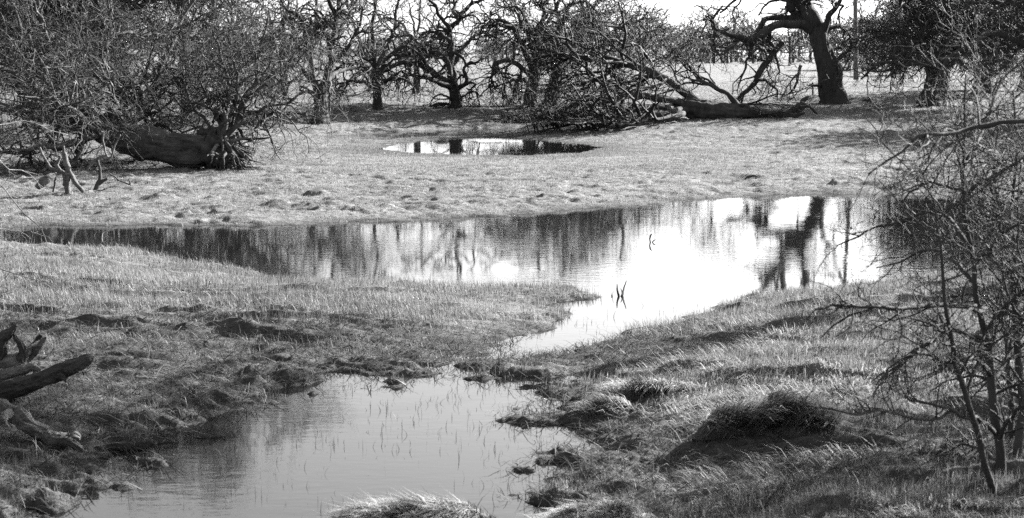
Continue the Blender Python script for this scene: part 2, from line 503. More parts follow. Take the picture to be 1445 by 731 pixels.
def auto_limbs(top, n, length, seed, r0, az=(0, 2 * math.pi), el=(.15, 1.1), spread=.15, drop=.25, base_below=1.2):
    """rising then drooping oak limbs from the fork"""
    rng = np.random.default_rng(seed); out = []
    for i in range(n):
        a = az[0] + (az[1] - az[0]) * (i + rng.uniform(-.3, .3)) / n
        e = rng.uniform(*el); Ld = length * rng.uniform(.65, 1.15)
        p = np.array(top) + np.array([0, 0, -rng.uniform(0, base_below)]); pts = [p.copy()]
        d = np.array([math.cos(a) * math.cos(e), math.sin(a) * math.cos(e), math.sin(e)])
        for j in range(6):
            p = p + d * Ld / 6; pts.append(p.copy())
            d = d + rng.normal(size=3) * spread * 1.6; d[2] -= drop * rng.uniform(.2, 1) * (.5 if j < 2 else 1); d /= np.linalg.norm(d)
        r = r0 * rng.uniform(.6, 1.0)
        out.append((np.array(pts), np.linspace(r, r * .22, 7)))
    return out

# ------------------------------------------------------------------ setting: ground
def build_ground():
    ys = np.concatenate([-np.geomspace(3000, 3.2, 26), np.linspace(-2.5, 6.8, 40), np.geomspace(7, 17, 560), np.geomspace(17.03, 48, 470)[0:], np.geomspace(48.3, 140, 150), np.geomspace(145, 4000, 40)])
    u = np.linspace(-1, 1, 760)
    outer = np.geomspace(1.02, 900, 34)
    us = np.concatenate([-outer[::-1], u, outer])
    w = np.where(ys > 7, .40 * ys + 1.2, 4.0 + .0 * ys)
    wide = np.where(np.abs(ys) > 150, 6000 / 900.0 + w * .2, w)
    X = us[None, :] * wide[:, None]; Y = np.repeat(ys[:, None], len(us), 1)
    x, y = X.ravel(), Y.ravel()
    b = base_z(x, y); wet = wet_mask(x, y, b)
    inner = (np.abs(x) < w.repeat(len(us)) * 1.3 + 2) & (y > 2) & (y < 160)
    z = b.copy()
    z[inner] += relief(x[inner], y[inner]) * (.22 + .78 * wet[inner])
    ny, nx = Y.shape
    i = (np.arange(ny - 1)[:, None] * nx + np.arange(nx - 1)[None, :])
    q = np.stack([i, i + 1, i + nx + 1, i + nx], -1).reshape(-1, 4)
    Lv = level(x, y)
    turf = sstep(.0, .06, z - Lv) * (1 - .85 * litter_and_shade(x, y))
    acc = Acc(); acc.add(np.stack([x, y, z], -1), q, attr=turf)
    o = link('ground', acc.mesh('ground', GROUND, attrname='turf')); o['kind'] = 'structure'
build_ground()

def water_sheet(name, pol, z, grow_=1.2):
    lo = pol.min(0) - grow_; hi = pol.max(0) + grow_
    acc = Acc()
    acc.add(np.array([[lo[0], lo[1], z], [hi[0], lo[1], z], [hi[0], hi[1], z], [lo[0], hi[1], z]]), np.array([[0, 1, 2, 3]]))
    o = link(name, acc.mesh(name, WATER, smooth=False)); o['kind'] = 'structure'
water_sheet('pond_water', np.vstack([POND_MAIN, POND_FRONT]), 0.0, .6)
water_sheet('far_pond_water', np.vstack([POND_FAR, POND_SLIVER]), FARZ, .6)
water_sheet('puddle_water', PUDDLE, .06, .2)

# ------------------------------------------------------------------ grass
def blades(acc, x, y, z, ln, wd, az, lean, tone, bend=.5):
    M = len(x)
    b = np.stack([x, y, z], -1)
    d = np.stack([np.cos(az), np.sin(az), np.zeros(M)], -1)
    s = np.stack([-np.sin(az), np.cos(az), np.zeros(M)], -1)
    # turn blade faces partly at random
    rot = RNG.uniform(-1.2, 1.2, M)[:, None]
    s = norm(s * np.cos(rot) + d * np.sin(rot))
    ln_, wd_ = ln[:, None], wd[:, None]
    l1 = (lean * (1 - bend))[:, None]; l2 = np.minimum(lean * (1 + bend), 1.75)[:, None]
    up = np.array([0, 0, 1.0])
    m = b + ln_ * .5 * (d * np.sin(l1) + up * np.cos(l1))
    t = m + ln_ * .5 * (d * np.sin(l2) + up * np.cos(l2))
    V = np.stack([b - s * wd_ * .5, b + s * wd_ * .5, m + s * wd_ * .42, m - s * wd_ * .42, t], 1)
    i = np.arange(M)[:, None] * 5
    q = i + np.array([[0, 1, 2, 3]]); tr = i + np.array([[3, 2, 4]])
    acc.add(V, q, tr, attr=np.repeat(np.clip(tone, 0, 1), 5))

def sample_y(n, a, b, e):
    u = RNG.random(n); k = 1 - e
    return (a**k + u * (b**k - a**k)) ** (1 / k)

def build_grass():
    n = 1150000
    y = sample_y(n, 6.6, 85, 1.15); x = RNG.uniform(-1, 1, n) * (.365 * y + .9)
    b = base_z(x, y); Lv = level(x, y)
    keep = (b - Lv > .004)
    db = litter_and_shade(x, y)
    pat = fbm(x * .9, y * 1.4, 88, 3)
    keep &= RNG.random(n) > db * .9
    keep &= RNG.random(n) < .22 + 1.25 * sstep(.33, .62, pat)
    x, y, db, pat = x[keep], y[keep], db[keep], pat[keep]
    z = ground_z(x, y) - .004
    M = len(x); sc = np.sqrt(y / 9.0)
    tall = .6 + .9 * fbm(x * .8 + 4, y * 1.1, 90, 3)
    ln = RNG.uniform(.022, .078, M) * sc ** .75 * tall * (1 + .5 * (1 - sstep(13, 18, y)) * sstep(.5, .7, pat))
    ln = np.where(y > 20, ln * .48, ln)
    wd = .0030 * sc ** 1.3 * RNG.uniform(.7, 1.4, M)
    az = 2 * np.pi * fbm(x * .45, y * .6, 91, 3) * 2.0 + RNG.normal(size=M) * .9 + 2.6
    lean = np.abs(RNG.normal(.45, .35, M))
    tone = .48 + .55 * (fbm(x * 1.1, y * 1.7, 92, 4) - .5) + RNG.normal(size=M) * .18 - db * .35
    acc = Acc(); blades(acc, x, y, z, ln, wd, az, lean, tone)
    o = link('meadow_grass', acc.mesh('meadow_grass', GRASS, attrname='tone')); o['kind'] = 'stuff'
    # long combed-over grass on the near hummocks
    n = 170000
    y = RNG.uniform(6.8, 15.5, n); x = RNG.uniform(-1, 1, n) * (.37 * y + .6)
    b = base_z(x, y)
    reg = np.clip(sstep(.6, 1.6, x) * (1 - sstep(12.5, 14.5, y)) + .25 * sstep(-1.0, -2.0, x) * sstep(9.0, 10.5, y), 0, 1)
    patch = sstep(.46, .62, fbm(x * .9, y * 1.7, 93, 3))
    keep = (b > .02) & (RNG.random(n) < reg * patch * (1 - .9 * litter_and_shade(x, y)))
    x, y = x[keep], y[keep]; M = len(x); z = ground_z(x, y)
    az = math.pi * 1.18 + (fbm(x * .7, y * .9, 94, 3) - .5) * 4.5 + RNG.normal(size=M) * .22
    ln = RNG.uniform(.07, .21, M); wd = RNG.uniform(.0026, .0050, M)
    lean = np.clip(RNG.normal(1.26, .2, M), .5, 1.55)
    clump = fbm(x * 7, y * 9, 96, 2)
    tone = .10 + 1.15 * (clump - .25) + RNG.normal(size=M) * .14
    acc = Acc(); blades(acc, x, y, z, ln, wd, az, lean, tone, .30)
    o = link('matted_grass', acc.mesh('matted_grass', STRAW, attrname='tone')); o['kind'] = 'stuff'
    # stalks standing in shallow water
    n = 30000
    y = sample_y(n, 7.5, 27, 1.3); x = RNG.uniform(-1, 1, n) * (.36 * y + .6)
    b = base_z(x, y)
    pr = np.clip(np.exp((b + .01) / .055), 0, 1) * (b < .02) * (.15 + .85 * sstep(.5, .66, fbm(x * 1.2, y * 1.9, 97, 3)))
    front = y < 13.5
    pr = pr + np.where(front, .34 * (b < 0.0), .015 * (b < 0)) * sstep(.48, .72, fbm(x * 1.5, y * 2.2, 98, 4))
    pr = pr + np.where((y > 16.5) & (x < -.6), .10, 0) * (b < 0) * (x / y < -.12)
    keep = RNG.random(n) < pr
    x, y = x[keep], y[keep]; M = len(x); z = np.full(M, -.03)
    ln = RNG.uniform(.04, .13, M) * np.where(y > 16, 1.2, .85); wd = .003 * (y / 9.0) ** .9 * RNG.uniform(.7, 1.5, M)
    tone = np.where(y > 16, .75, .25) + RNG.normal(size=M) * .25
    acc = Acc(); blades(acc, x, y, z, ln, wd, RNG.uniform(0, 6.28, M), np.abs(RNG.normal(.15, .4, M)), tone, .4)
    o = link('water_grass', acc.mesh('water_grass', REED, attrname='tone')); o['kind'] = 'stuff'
    # dark litter of broken stems on the soaked and shade-painted banks
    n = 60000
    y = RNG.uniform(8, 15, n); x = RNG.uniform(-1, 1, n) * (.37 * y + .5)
    keep = (RNG.random(n) < litter_and_shade(x, y) * .9) & (base_z(x, y) > -.03)
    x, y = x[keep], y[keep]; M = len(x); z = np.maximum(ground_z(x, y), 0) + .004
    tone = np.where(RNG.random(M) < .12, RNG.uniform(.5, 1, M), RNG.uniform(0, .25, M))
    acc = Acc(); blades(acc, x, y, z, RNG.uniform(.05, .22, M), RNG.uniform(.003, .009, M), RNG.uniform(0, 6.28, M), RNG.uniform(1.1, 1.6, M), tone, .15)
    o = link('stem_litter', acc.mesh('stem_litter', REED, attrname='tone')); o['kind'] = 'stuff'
build_grass()

def tussock(label, px, py, hw, hd, h, seed, nb=5200, az=math.pi * 1.2, tone0=.45, lng=(.10, .26), skew=.25):
    """a mound of sod with long grass hanging over it"""
    p = G(px, py); c = np.array([p[0], p[1], float(ground_z(np.array([p[0]]), np.array([p[1]]))[0]) - .02])
    rng = np.random.default_rng(seed)
    root = thing('grass_tussock', label, 'tussock', c, 'tall grass tussocks in the near bank')
    nu, nv = 64, 22
    th = np.linspace(0, 2 * np.pi, nu, endpoint=False); rr = np.linspace(1.15, 0.0, nv)
    TH, RR = np.meshgrid(th, rr)
    def surf(TH, RR):
        lob = 1 + .22 * np.sin(2 * TH + seed) + .14 * np.sin(3 * TH + 2 * seed) + .08 * np.sin(7 * TH + seed)
        X = hw * RR * np.cos(TH) * lob; Y = hd * RR * np.sin(TH) * lob
        Z = h * np.clip(1 - RR ** 2.4, 0, 1) * (1 + .35 * (fbm(X * 5 + seed, Y * 5, seed, 3) - .5)) + skew * 0
        X = X + skew * hw * np.clip(1 - RR, 0, 1)
        Z = np.where(RR > 1, -.05, Z)
        return X, Y, Z
    X, Y, Z = surf(TH, RR)
    i = np.arange(nv - 1)[:, None] * nu; j = np.arange(nu)[None, :]; j2 = (j + 1) % nu
    q = np.stack([i + j, i + j2, i + nu + j2, i + nu + j], -1).reshape(-1, 4)
    acc = Acc(); acc.add(np.stack([X, Y, Z], -1), q, attr=np.full(X.size, .15))
    link('sod_mound', acc.mesh('sod_mound', GROUND, attrname='turf'), root)
    nb = int(nb * 1.6); t = rng.uniform(0, 2 * np.pi, nb); r = np.sqrt(rng.random(nb)) * 1.05
    bx, by, bz = surf(t, r)
    a = az + (fbm(bx * 2.2 + seed, by * 2.2, seed + 3, 3) - .5) * 3.4 + rng.normal(size=nb) * .42
    acc = Acc()
    lock = fbm(bx * 9 + 3 * np.cos(a), by * 5, seed + 4, 3)
    tone = tone0 + 2.2 * (lock - .5) + rng.normal(size=nb) * .12
    le = np.clip(rng.normal(1.22, .22, nb) + .8 * (lock - .5), .5, 1.62)
    blades(acc, bx, by, bz - .01, rng.uniform(lng[0], lng[1], nb), rng.uniform(.003, .0075, nb), a, le, tone, .38)
    link('hanging_grass', acc.mesh('hanging_grass', STRAW, attrname='tone'), root)

tussock('broad low tussock with combed-over crest at the near pool bottom edge', 605, 752, .42, .24, .12, 3, 7000, az=-1.9, tone0=.25)
tussock('pale shaggy tussock at the frame bottom, right of the broad low one', 850, 752, .34, .2, .08, 5, 5200, az=-2.2, tone0=.35)
tussock('tall overhanging tussock with a deep dark hollow on its shaded left face', 1078, 634, 33 / 100, .2, .11, 8, 2600, az=-.7, tone0=.3, skew=.35)
tussock('small dark sod lump on the right edge of the near pool', 862, 588, .2, .09, .08, 12, 700, tone0=.2, lng=(.1, .22))
tussock('wide flattened tussock on the bank between the two ponds, right of the channel', 925, 560, .3, .1, .05, 14, 900, tone0=.45, lng=(.1, .24))

# ------------------------------------------------------------------ crown recipes
def levels(d1=2.0, d2=3.2, d3=5.5, d4=8.0, s=1.0, up=(0, 0, 0, 0), rmin=.006, curl=.30, l4=True, l1=(1.0, 2.4), m=1.0, t1=.12, a1=(30, 75)):
    d1, d2, d3, d4 = d1 * (1 + .45 * m), d2 * (1 + .45 * m), d3 * (1 + .5 * m), d4 * (1 + .5 * m)
    L = [dict(per_m=d1, lo=l1[0] * s, hi=l1[1] * s, npt=9, up=up[0], curl=curl, rmax=.07, rmin=rmin * 1.8, k=5, ang=a1, tmin=t1, kr=.7),
         dict(per_m=d2, lo=.5 * s, hi=1.45 * s, npt=7, up=up[1], curl=curl * .95, rmax=.036, kr=.68, rmin=rmin * 1.3, k=4),
         dict(per_m=d3 * .85, lo=.3 * s, hi=.85 * s, npt=6, up=up[2], curl=curl * .8, rmax=.016, rmin=rmin, k=3)]
    if l4:
        L.append(dict(per_m=d4 * .75, lo=.16 * s, hi=.46 * s, npt=4, ang=(25, 60), up=up[3], curl=curl * .7, rmax=.009, rmin=rmin * .62, k=3))
    return L

# ------------------------------------------------------------------ standing leaning oak (right of centre)
b = G(1176, 146); d = b[1]
trunk = skel([(1177, 149, 34), (1174, 128, 31), (1170, 105, 30), (1163, 80, 26), (1156, 55, 24), (1151, 34, 25)], d)
limbs = [
    skel([(1151, 36, 24), (1140, 16, 20), (1124, 0, 18), (1104, -22, 14, -.5), (1085, -60, 9, -1), (1062, -100, 5, -1.5)], d),
    skel([(1149, 42, 20), (1128, 26, 17, .3), (1117, 4, 15, .6), (1112, -30, 11, 1.2), (1118, -75, 7, 2), (1110, -130, 4, 2.4)], d),
    skel([(1150, 44, 17), (1132, 33, 13, -.3), (1112, 35, 12, -.6), (1092, 37, 11, -.9), (1078, 45, 11, -1.1), (1063, 55, 12, -1.3), (1048, 52, 9, -1.4), (1032, 50, 7, -1.6), (1014, 44, 5, -1.8), (1006, 28, 4, -1.8), (1020, 8, 3, -2)], d),
    skel([(1146, 36, 12), (1128, 26, 9, .2), (1108, 24, 9, .4), (1088, 24, 8, .4), (1077, 32, 8, 0), (1068, 48, 8, -.6), (1060, 56, 9, -1.2)], d),
    skel([(1062, 56, 5, -1.3), (1056, 78, 4, -1.4), (1051, 95, 3.4, -1.5), (1045, 115, 2.4, -1.5), (1040, 128, 1.6, -1.6)], d),
    skel([(1104, 60, 7, -.4), (1092, 72, 9, -.6), (1080, 88, 9, -.8), (1070, 104, 9, -1.0), (1062, 120, 7, -1.1), (1048, 134, 5.5, -1.2), (1036, 145, 4, -1.2)], d),
    skel([(1086, 38, 6, -.9), (1086, 56, 5, -.8), (1094, 74, 4.5, -.7), (1097, 90, 3.5, -.6), (1100, 106, 2, -.5)], d),
    skel([(1158, 62, 9), (1164, 38, 9, -.2), (1172, 18, 8, -.4), (1185, 2, 6, -.6), (1192, -25, 4.5, -.8), (1212, -60, 3, -1)], d),
    skel([(1160, 58, 9), (1167, 44, 5.5, .3), (1182, 37, 5, .5), (1196, 47, 4.5, .6), (1201, 60, 4, .7), (1200, 80, 2.5, .7), (1190, 98, 1.6, .7)], d),
    skel([(1165, 80, 6), (1167, 55, 4.5, .4), (1164, 44, 5, .3)], d),
    skel([(1172, 92, 7), (1184, 84, 3, .2), (1196, 74, 2.2, .3), (1200, 64, 1.4, .3)], d),
    skel([(1160, 122, 5), (1152, 121, 3, -.3), (1146, 119, 2.4, -.4), (1138, 120, 1.5, -.5)], d),
    skel([(1142, 20, 13, .4), (1138, -20, 11, 1.5), (1150, -70, 8, 2.6), (1140, -130, 5, 3.4), (1160, -190, 3, 4)], d),
    skel([(1130, 92, 5, -.5), (1126, 108, 4, -.5), (1122, 122, 3, -.6), (1112, 133, 1.8, -.6)], d),
    skel([(1104, -22, 8, -.5), (1075, -25, 6, -1), (1048, -8, 4.5, -1.5), (1030, 6, 3.5, -1.8), (1016, 18, 2.5, -2)], d),
    skel([(1117, 0, 7, .6), (1096, 0, 4, 1), (1080, 8, 3, 1), (1070, 22, 2, 1)], d),
]
root, _, _ = make_tree('leaning_oak', 'bare oak with thick leaning split-topped trunk and long bent bough, alone on the open bank', 'tree', b, [trunk], limbs,
                       levels(1.0, 2.4, 3.4, 4.2, up=(-.10, -.12, -.1, 0), rmin=.008, curl=.42), 101, bark=BARK_DARK, twig=TWIG_DARK, lgn=.30, rough=.10)
# broken shoulder on the trunk's right side
acc = Acc(); pts, rad = skel([(1178, 130, 12), (1182, 112, 13), (1184, 98, 11), (1183, 90, 6)], d - .1); pp, rr = resample(pts, rad, 16, .05)
tubes(acc, pp[None], rr[None], 14, True, .16, 4); link('broken_stub', acc.mesh('broken_stub', BARK_DARK, b), root)

# ------------------------------------------------------------------ fallen oak with raised limbs (mid ground)
b = G(1000, 168); d = b[1]
trunk = skel([(1116, 163, 9), (1098, 161, 13), (1075, 161, 15), (1045, 158, 22), (1020, 157, 27), (995, 155, 31), (972, 152, 27), (950, 152, 22)], d)
limbs = [
    skel([(992, 150, 22), (980, 142, 19), (966, 131, 16), (950, 118, 15), (926, 103, 14), (908, 95, 14), (890, 91, 12), (862, 83, 12), (842, 81, 10), (815, 82, 7, .5), (788, 78, 5, .8), (760, 80, 3.5, 1)], d, .78),
    skel([(906, 96, 7), (890, 84, 5, -.2), (873, 72, 4.5, -.3), (858, 56, 4, -.4), (845, 44, 3, -.5), (824, 36, 2, -.5)], d, .78),
    skel([(845, 80, 7), (822, 66, 5, .5), (800, 56, 4, .8), (775, 46, 2.6, 1)], d, .78),
    skel([(972, 150, 18), (948, 142, 13, -.4), (918, 138, 12, -.8), (890, 136, 11, -1.0), (868, 139, 10, -1.2), (840, 140, 8, -1.3), (812, 145, 6, -1.5), (785, 158, 4, -1.7), (760, 172, 2.5, -2)], d, .78),
    skel([(975, 155, 16), (945, 158, 14, -.8), (912, 162, 12, -1.4), (880, 170, 10, -2), (850, 176, 8, -2.4), (818, 184, 6, -2.8), (790, 189, 5, -3.1), (760, 193, 4, -3.3)], d, .78),
    skel([(960, 152, 12, .3), (930, 148, 10, .6), (900, 150, 8, .8), (868, 158, 7, .8), (835, 164, 5, .6), (800, 174, 4, .3), (770, 182, 3, 0)], d, .78),
    skel([(950, 154, 10, -.6), (920, 152, 9, -1.2), (885, 158, 8, -1.6), (850, 166, 7, -2), (815, 173, 5, -2.3), (780, 183, 4, -2.6), (742, 190, 2.6, -2.9)], d, .78),
    skel([(965, 160, 10, -1), (935, 168, 8, -1.8), (900, 176, 7, -2.6), (868, 182, 5.5, -3.0), (835, 190, 4, -3.4)], d, .78),
    skel([(930, 105, 7, 1), (900, 112, 6, 1.6), (868, 115, 5, 2), (835, 116, 4, 2.4), (800, 122, 3, 2.6), (765, 132, 2, 2.8)], d, .78),
    skel([(880, 92, 7, .8), (850, 100, 5, 1.2), (820, 104, 4, 1.4), (790, 112, 3, 1.4), (755, 122, 2, 1.4)], d, .78),
    skel([(1041, 150, 13), (1030, 136, 9), (1018, 127, 8), (1003, 121, 7), (990, 115, 6), (977, 112, 4), (962, 108, 2.5)], d, .78),
    skel([(1041, 150, 9), (1052, 148, 5, -.3), (1062, 156, 5, -.4)], d, .78),
    skel([(965, 128, 5, .5), (955, 112, 4, 1), (948, 96, 3, 1.3), (935, 86, 2, 1.5)], d, .78),
    skel([(1012, 124, 4), (1004, 112, 3, .4), (996, 100, 2.2, .8), (985, 92, 1.5, 1)], d, .78),
    skel([(940, 112, 5, -.3), (925, 122, 4, -.8), (905, 128, 3, -1), (880, 130, 2, -1)], d, .78),
]
root, FLP, FLR = make_tree('fallen_oak', 'fallen bare oak with one limb raised and its brush beside the far pool', 'fallen tree', b, [trunk], limbs,
                           levels(2.6, 2.6, 2.4, 2.2, up=(-.02, -.06, -.05, 0), rmin=.007, curl=.22, l1=(1.1, 3.2), t1=.32, m=1.0, a1=(14, 48)), 203, bark=BARK_DARK, twig=TWIG_BRUSH, lgn=.22, flare=False)
for q in ([(1110, 162, 11), (1120, 155, 10), (1128, 148, 9), (1137, 139, 6), (1142, 135, 1.5)], [(1112, 163, 9), (1124, 158, 8), (1132, 149, 6), (1140, 145, 1.2)],
          [(1114, 163, 9), (1130, 155, 5), (1140, 150, 3.5), (1150, 158, 3), (1154, 161, 2)], [(1100, 163, 8, -.3), (1122, 163, 7, -.3), (1136, 159, 3, -.4)]):
    pts, rad = skel(q, d); pp, rr = resample(pts, rad, 12, .1); acc = Acc(); tubes(acc, pp[None], rr[None], 9, True, .18, 2)
    link('splintered_stub', acc.mesh('splintered_stub', BARK_DARK, b), root)

# ------------------------------------------------------------------ fallen oak with root plate (left)
b = G(262, 238); d = b[1]; S = d / F
trunk = skel([(290, 215, 40), (278, 214, 46), (262, 213, 46), (238, 209, 43), (215, 204, 47), (192, 199, 45), (172, 197, 36), (150, 190, 28, .3), (122, 178, 24, .8), (85, 168, 20, 1.4), (40, 160, 15, 2), (0, 150, 11, 2.5)], d)
limbs = [
    skel([(180, 192, 18), (174, 178, 12), (168, 165, 10), (163, 150, 8), (158, 136, 6), (150, 112, 5, .4), (138, 84, 4, .8)], d),
    skel([(160, 192, 16, .3), (140, 170, 13, .8), (112, 140, 11, 1.4), (90, 100, 9, 1.8), (70, 60, 7, 2), (55, 15, 5, 2.4), (40, -30, 3, 2.6)], d),
    skel([(130, 182, 14, .8), (95, 160, 11, .4), (60, 130, 9, 0), (25, 105, 7, -.4), (-15, 90, 5, -.8), (-60, 80, 3, -1)], d),
    skel([(150, 190, 14, -.2), (120, 195, 11, -.8), (85, 205, 9, -1.2), (50, 210, 7, -1.6), (10, 215, 5, -2), (-40, 212, 3, -2.3)], d),
    skel([(110, 174, 12, 1), (70, 150, 9, .2), (30, 150, 7, -.6), (-10, 160, 5, -1), (-50, 175, 3, -1.4)], d),
    skel([(172, 186, 12, .5), (190, 165, 9, 1), (205, 138, 8, 1.6), (225, 105, 7, 2.2), (240, 70, 6, 2.6), (262, 30, 4.5, 3), (280, -10, 3, 3.2)], d),
    skel([(165, 186, 11, 1), (155, 150, 9, 1.8), (160, 110, 8, 2.4), (150, 70, 7, 2.8), (160, 30, 5, 3.2), (150, -15, 3, 3.4)], d),
    skel([(140, 184, 10, 1.5), (180, 150, 8, 2.6), (215, 125, 7, 3.2), (250, 110, 6, 3.6), (290, 100, 5, 3.8), (330, 80, 4, 4), (362, 52, 3, 4)], d),
    skel([(100, 170, 10, 2), (110, 130, 8, 2.8), (125, 90, 7, 3.4), (115, 45, 5, 3.8), (125, 0, 4, 4)], d),
    skel([(60, 164, 10, 2), (40, 120, 8, 2.4), (45, 75, 6, 2.6), (25, 30, 4.5, 2.8), (10, -15, 3, 3)], d),
    skel([(145, 194, 9, -.4), (120, 170, 7, -1), (95, 150, 6, -1.6), (60, 140, 4.5, -2), (25, 135, 3, -2.4)], d),
    skel([(176, 186, 8, 1), (215, 178, 6, 1.6), (250, 165, 5, 2.2), (285, 150, 4, 2.6), (315, 130, 3, 3)], d),
    # the branch rising from behind the root plate
    skel([(280, 192, 18, .5), (300, 186, 17, .6), (316, 184, 15, .7), (330, 176, 12, .8), (340, 164, 11, .9), (346, 150, 9, 1), (356, 130, 8, 1.2), (362, 108, 7, 1.4), (364, 80, 5, 1.6), (374, 50, 4, 1.8), (380, 15, 2.6, 2)], d),
    skel([(338, 166, 8, .9), (352, 160, 6, .7), (366, 158, 5, .5), (378, 150, 4.5, .4), (392, 148, 3.5, .3), (410, 148, 2.5, .2), (417, 156, 1.6, .2)], d),
    skel([(352, 140, 7, 1.1), (372, 122, 6, 1), (390, 118, 4.5, 1), (405, 100, 4, 1), (415, 78, 3, 1), (420, 45, 2, 1)], d),
    skel([(345, 152, 6, 1), (330, 130, 5, 1.6), (320, 105, 4.5, 2), (312, 75, 3.5, 2.4), (300, 48, 2.5, 2.6)], d),
    skel([(300, 186, 9, .7), (290, 165, 6, 1.2), (272, 150, 5, 1.6), (262, 125, 4, 2), (268, 100, 3, 2.2)], d),
]
root, _, _ = make_tree('fallen_oak', 'fallen oak with thick trunk and torn root plate under a grey twig thicket', 'fallen tree', b, [trunk], limbs,
                       levels(2.6, 3.6, 5.2, 5.0, up=(.02, 0, 0, 0), rmin=.0058, curl=.34, l1=(.9, 2.0)), 305, bark=BARK_LYING, twig=TWIG_PALE, lgn=.25, flare=False, rough=.13)
# root plate: ragged mass with torn roots
acc = Acc(); rng = np.random.default_rng(5)
nu, nv = 40, 20
th = np.linspace(0, 2 * np.pi, nu, endpoint=False); ph = np.linspace(.02, np.pi - .02, nv)
TH, PH = np.meshgrid(th, ph); c0 = P(308, 213, d)
f = 1 + .9 * (fbm(TH * 1.3 + 3 * np.cos(PH), PH * 2.2, 8, 3) - .5) + .12 * np.sin(5 * TH)
V = np.stack([c0[0] + .40 * f * np.cos(TH) * np.sin(PH), c0[1] + .55 * f * np.sin(TH) * np.sin(PH), c0[2] + .40 * f * np.cos(PH)], -1)
i = np.arange(nv - 1)[:, None] * nu; j = np.arange(nu)[None, :]; j2 = (j + 1) % nu
acc.add(V, np.stack([i + j, i + j2, i + nu + j2, i + nu + j], -1).reshape(-1, 4)[:, ::-1])
rp = link('root_plate', acc.mesh('root_plate', BARK_DARK, b), root)
rts = []
for k in range(9):
    a = -1.3 + 2.9 * k / 8; pts = [c0 + np.array([.1, -.15, .25 * math.sin(a)])]; dr = norm(np.array([math.cos(a), -.45 + .5 * rng.random(), math.sin(a)]))
    for q in range(5):
        pn = pts[-1] + dr * rng.uniform(.10, .17); pn[2] = max(pn[2], b[2] + .03); pts.append(pn); dr = norm(dr + rng.normal(size=3) * .3)
    rts.append((np.array(pts), np.linspace(rng.uniform(.07, .11), .018, 6)))
for k in range(80):
    a = rng.uniform(0, 2 * np.pi); e = rng.uniform(-.8, .6)
    p0 = c0 + np.array([.3 * rng.uniform(.2, 1), -.5 * rng.uniform(-.4, 1), .33 * rng.uniform(-1, 1)])
    dr = norm(np.array([rng.uniform(.1, 1), -rng.uniform(-.4, .8), rng.uniform(-1.1, .3)])); pts = [p0]
    for q in range(5):
        dr = norm(dr + rng.normal(size=3) * .35 + np.array([0, 0, -.12])); pn = pts[-1] + dr * rng.uniform(.08, .19); pn[2] = max(pn[2], b[2] + .02); pts.append(pn)
    rts.append((np.array(pts), np.linspace(rng.uniform(.014, .06), .008, 6)))
RP, RR = L0(rts, 9, .1, 3)
for k in range(len(RP)):
    acc = Acc(); tubes(acc, RP[k][None], RR[k][None], 6, True)
    link('root', acc.mesh('root', PALE if k % 5 == 0 else BARK, b), rp)
for q in ([(338, 182, 6, .7), (345, 196, 5, .5), (356, 195, 4, .3), (370, 196, 3.4, .2), (381, 194, 2, .1)], [(334, 186, 5), (338, 200, 4), (342, 206, 3), (352, 207, 2)],
          [(362, 160, 4, .5), (366, 172, 3, .3), (358, 184, 2, .2)]):
    pts, rad = skel(q, d); pp, rr = resample(pts, rad, 12, .15); acc = Acc(); tubes(acc, pp[None], rr[None], 7, True, .1, 2)
    link('root', acc.mesh('root', BARK_DARK, b), root)

# bleached broken branches standing by the left thicket
b = G(95, 275); d = b[1]
def stick_thing(name, label, cat, base, lines, mats, part, rough=.12, group=None, gn=.25, k=9, twigs=None, seed=0):
    root = thing(name, label, cat, base, group)
    rng = np.random.default_rng(len(label) + seed)
    A = []
    for i, (pts, rad) in enumerate(lines):
        pp, rr = resample(pts, rad, 18, gn, rng); A.append((pp, rr))
        if k >= 14: pp, rr = resample(pp, rr, 100)
        acc = Acc(); tubes(acc, pp[None], rr[None], k * 2 if k >= 14 else k, True, rough, i)
        link(part, acc.mesh(part, mats[i % len(mats)], base), root)
    if twigs:
        me = crown_mesh('twigs', np.array([a for a, _ in A]), np.array([r for _, r in A]), twigs[0], 7 + seed, twigs[1], base, base[2] + .02)
        link('twigs', me, root)
    return root
stick_thing('dead_branch', 'bleached bare branch cluster standing on forked legs before the thicket at the left', 'dead branch', b, [
    skel([(97, 277, 9), (95, 262, 8), (97, 248, 7), (94, 235, 6), (90, 222, 5), (89, 206, 4)], d),
    skel([(118, 271, 5), (108, 260, 7), (101, 247, 6), (96, 236, 7), (91, 215, 5)], d),
    skel([(90, 262, 5), (92, 250, 6), (86, 241, 5), (74, 238, 5), (64, 226, 4), (56, 208, 3)], d),
    skel([(52, 265, 8, -.3), (60, 257, 12, -.3), (72, 249, 11, -.2), (80, 244, 5, 0)], d),
    skel([(85, 240, 4), (80, 232, 5), (84, 222, 3.5), (72, 217, 3)], d),
    skel([(75, 271, 3), (77, 262, 3), (78, 250, 3)], d),
    skel([(60, 241, 2.5), (68, 236, 3), (78, 238, 3)], d),
], [PALE], 'branch')
d2 = G(136, 271)[1]; b2 = G(136, 271)
